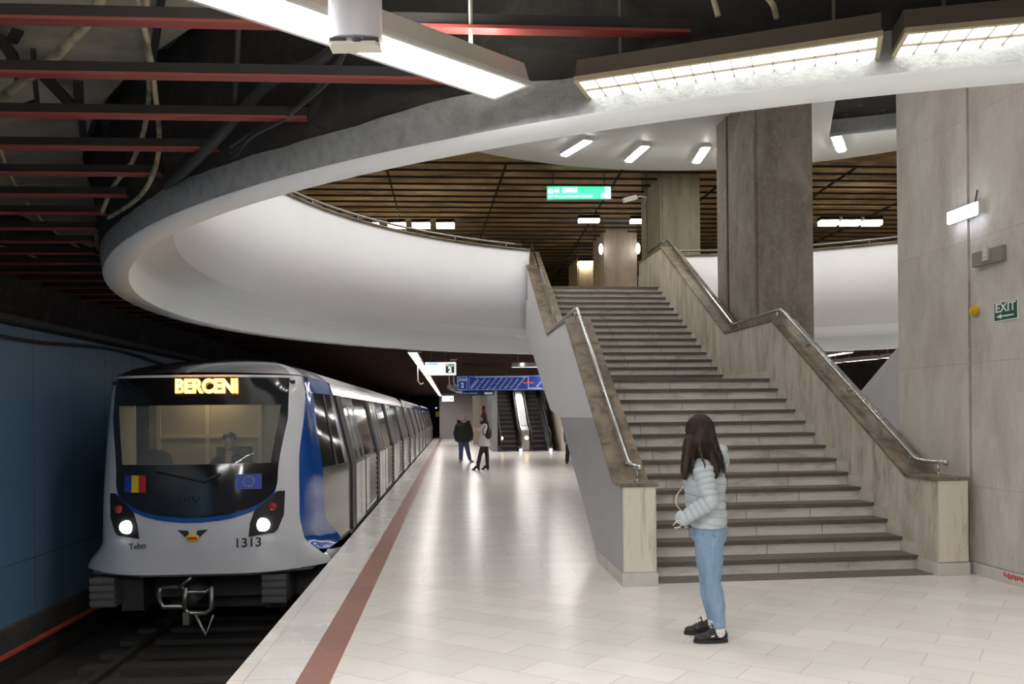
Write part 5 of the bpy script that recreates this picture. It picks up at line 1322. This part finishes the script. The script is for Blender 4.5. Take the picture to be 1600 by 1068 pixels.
b = MB(); h0 = J['head']; b.ell(h0 + Vector((.025, 0, .03)), (.10, .10, .115), 16, 12); chain(b, [h0 + Vector((.05, -.02, 0)), O(760, 660, D - .1), O(764, 669, D - .14)], [.07, .07, .03]); b.ell(O(752.5, 660, D), (.06, .12, .05), 12, 8); b.ell(O(757, 659.5, D), (.09, .12, .06), 12, 8)
soft(b, 'hair', 'hair_black', Wn, .014, 3)
b = MB(); b.ell(O(762.5, 676, D - .13), (.11, .14, .15), 16, 12); b.ell(O(763, 681, D - .13), (.09, .12, .09), 14, 10); soft(b, 'backpack', 'bag_black', Wn, .014, 3)
b = MB(); b.tube([O(759, 664, D - .26), O(754, 672, D - .27), O(757, 680, D - .26)], .012, 6); b.build('bag_strap', 'bag_black', Wn)
for i in (0, 1):
    an = J['an'][i]; o = shoe(Wn, (an.x + .06, an.y, 0), (-1, .1), .25, 'boot', 'boot', heelh=.06, name='boot')
    b = MB(); chain(b, [an + Vector((0, 0, .10)), an - Vector((0, 0, .06))], [.055, .045]); b.build('boot_shaft', 'boot', o)

# ---- somebody half hidden by the stair parapet
D = 28.2
J = dict(head=O(894, 650, D), neck=O(894, 658, D), chest=O(894, 667, D), waist=O(893, 680, D), pelvis=O(892, 688, D), sh=(O(885, 663, D), O(903, 663, D)), el=(O(883, 677, D), O(905, 677, D)), wr=(O(883, 688, D - .1), O(905, 688, D - .1)),
         hip=(O(888, 690, D), O(897, 690, D)), kn=(O(887, 706, D), O(898, 706, D)), an=(O(886, 720, D), O(898, 720, D)), toe=(O(886, 724, D), O(898, 724, D)))
tp = [O(893, 694, D), O(893, 684, D), O(894, 674, D), O(894, 664, D), O(894, 659, D)]
Pn = person('person in a blue jacket mostly hidden behind the left stair parapet', J, 'jacket_blue', (.12, .16), 'parka', (.12, .17), vox=.025, facing=(0, 1), hands=((J['wr'][0], (0, 0, -1), (0, 1, 0), 1, 1), (J['wr'][1], (0, 0, -1), (0, 1, 0), -1, 1)),
       torso_path=tp, torso_rad=[(.15, .20), (.15, .20), (.14, .20), (.13, .18), (.08, .08)], leg_r=(.09, .07, .07, .06), sleeves=(.07, .065, .05))
b = MB(); b.ell(J['head'] + Vector((0, -.02, .03)), (.09, .10, .10), 14, 10); b.build('hair', 'hair_black', Pn)
for i in (0, 1): shoe(Pn, (J['an'][i].x, J['an'][i].y - .05, 0), (0, 1), .27, 'poster_red', 'sole')

# ---- the driver
def Q(x, y, z): return toW((x, y, z), 'P')
hx = CX + .12
J = dict(head=Q(hx, 10.98, 1.33), neck=Q(hx, 11.02, 1.19), chest=Q(hx, 11.04, 1.05), waist=Q(hx, 11.06, .85), pelvis=Q(hx, 11.08, .70), sh=(Q(hx - .17, 11.02, 1.09), Q(hx + .17, 11.02, 1.09)),
         el=(Q(hx - .24, 10.95, .90), Q(hx + .24, 10.95, .90)), wr=(Q(hx - .18, 10.80, 1.0), Q(hx + .18, 10.80, 1.0)), hip=(Q(hx, 11, .7), Q(hx, 11, .7)), kn=(Q(hx, 11, .7), Q(hx, 11, .7)), an=(Q(hx, 11, .7), Q(hx, 11, .7)), toe=(Q(hx, 11, .7), Q(hx, 11, .7)))
Dr = person('person in dark clothes seated in the driving cab of the train', J, 'black_cloth', (.1, .1), 'parka', (.1, .1), vox=.02, facing=(.2, -1), seat=True, hands=((J['wr'][0], (0, -1, -.2), (1, 0, 0), 1, 1), (J['wr'][1], (0, -1, -.2), (1, 0, 0), -1, 1)),
       torso_path=[Q(hx, 11.08, .66), Q(hx, 11.06, .85), Q(hx, 11.04, 1.05), Q(hx, 11.02, 1.16)], torso_rad=[(.12, .18), (.12, .18), (.11, .18), (.06, .07)])
b = MB(); b.ell(J['head'] + Vector((0, .02, .04)), (.082, .10, .08), 14, 10); b.build('hair', 'hair_black', Dr)
b = MB(); b.box(hx - .25, hx + .25, 10.96, 11.28, .55, .66); b.box(hx - .22, hx + .22, 11.22, 11.30, .66, 1.25); b.box(hx - .08, hx + .08, 11.05, 11.2, -.12, .55); b.build('driver_seat', 'black_cloth', TRN)
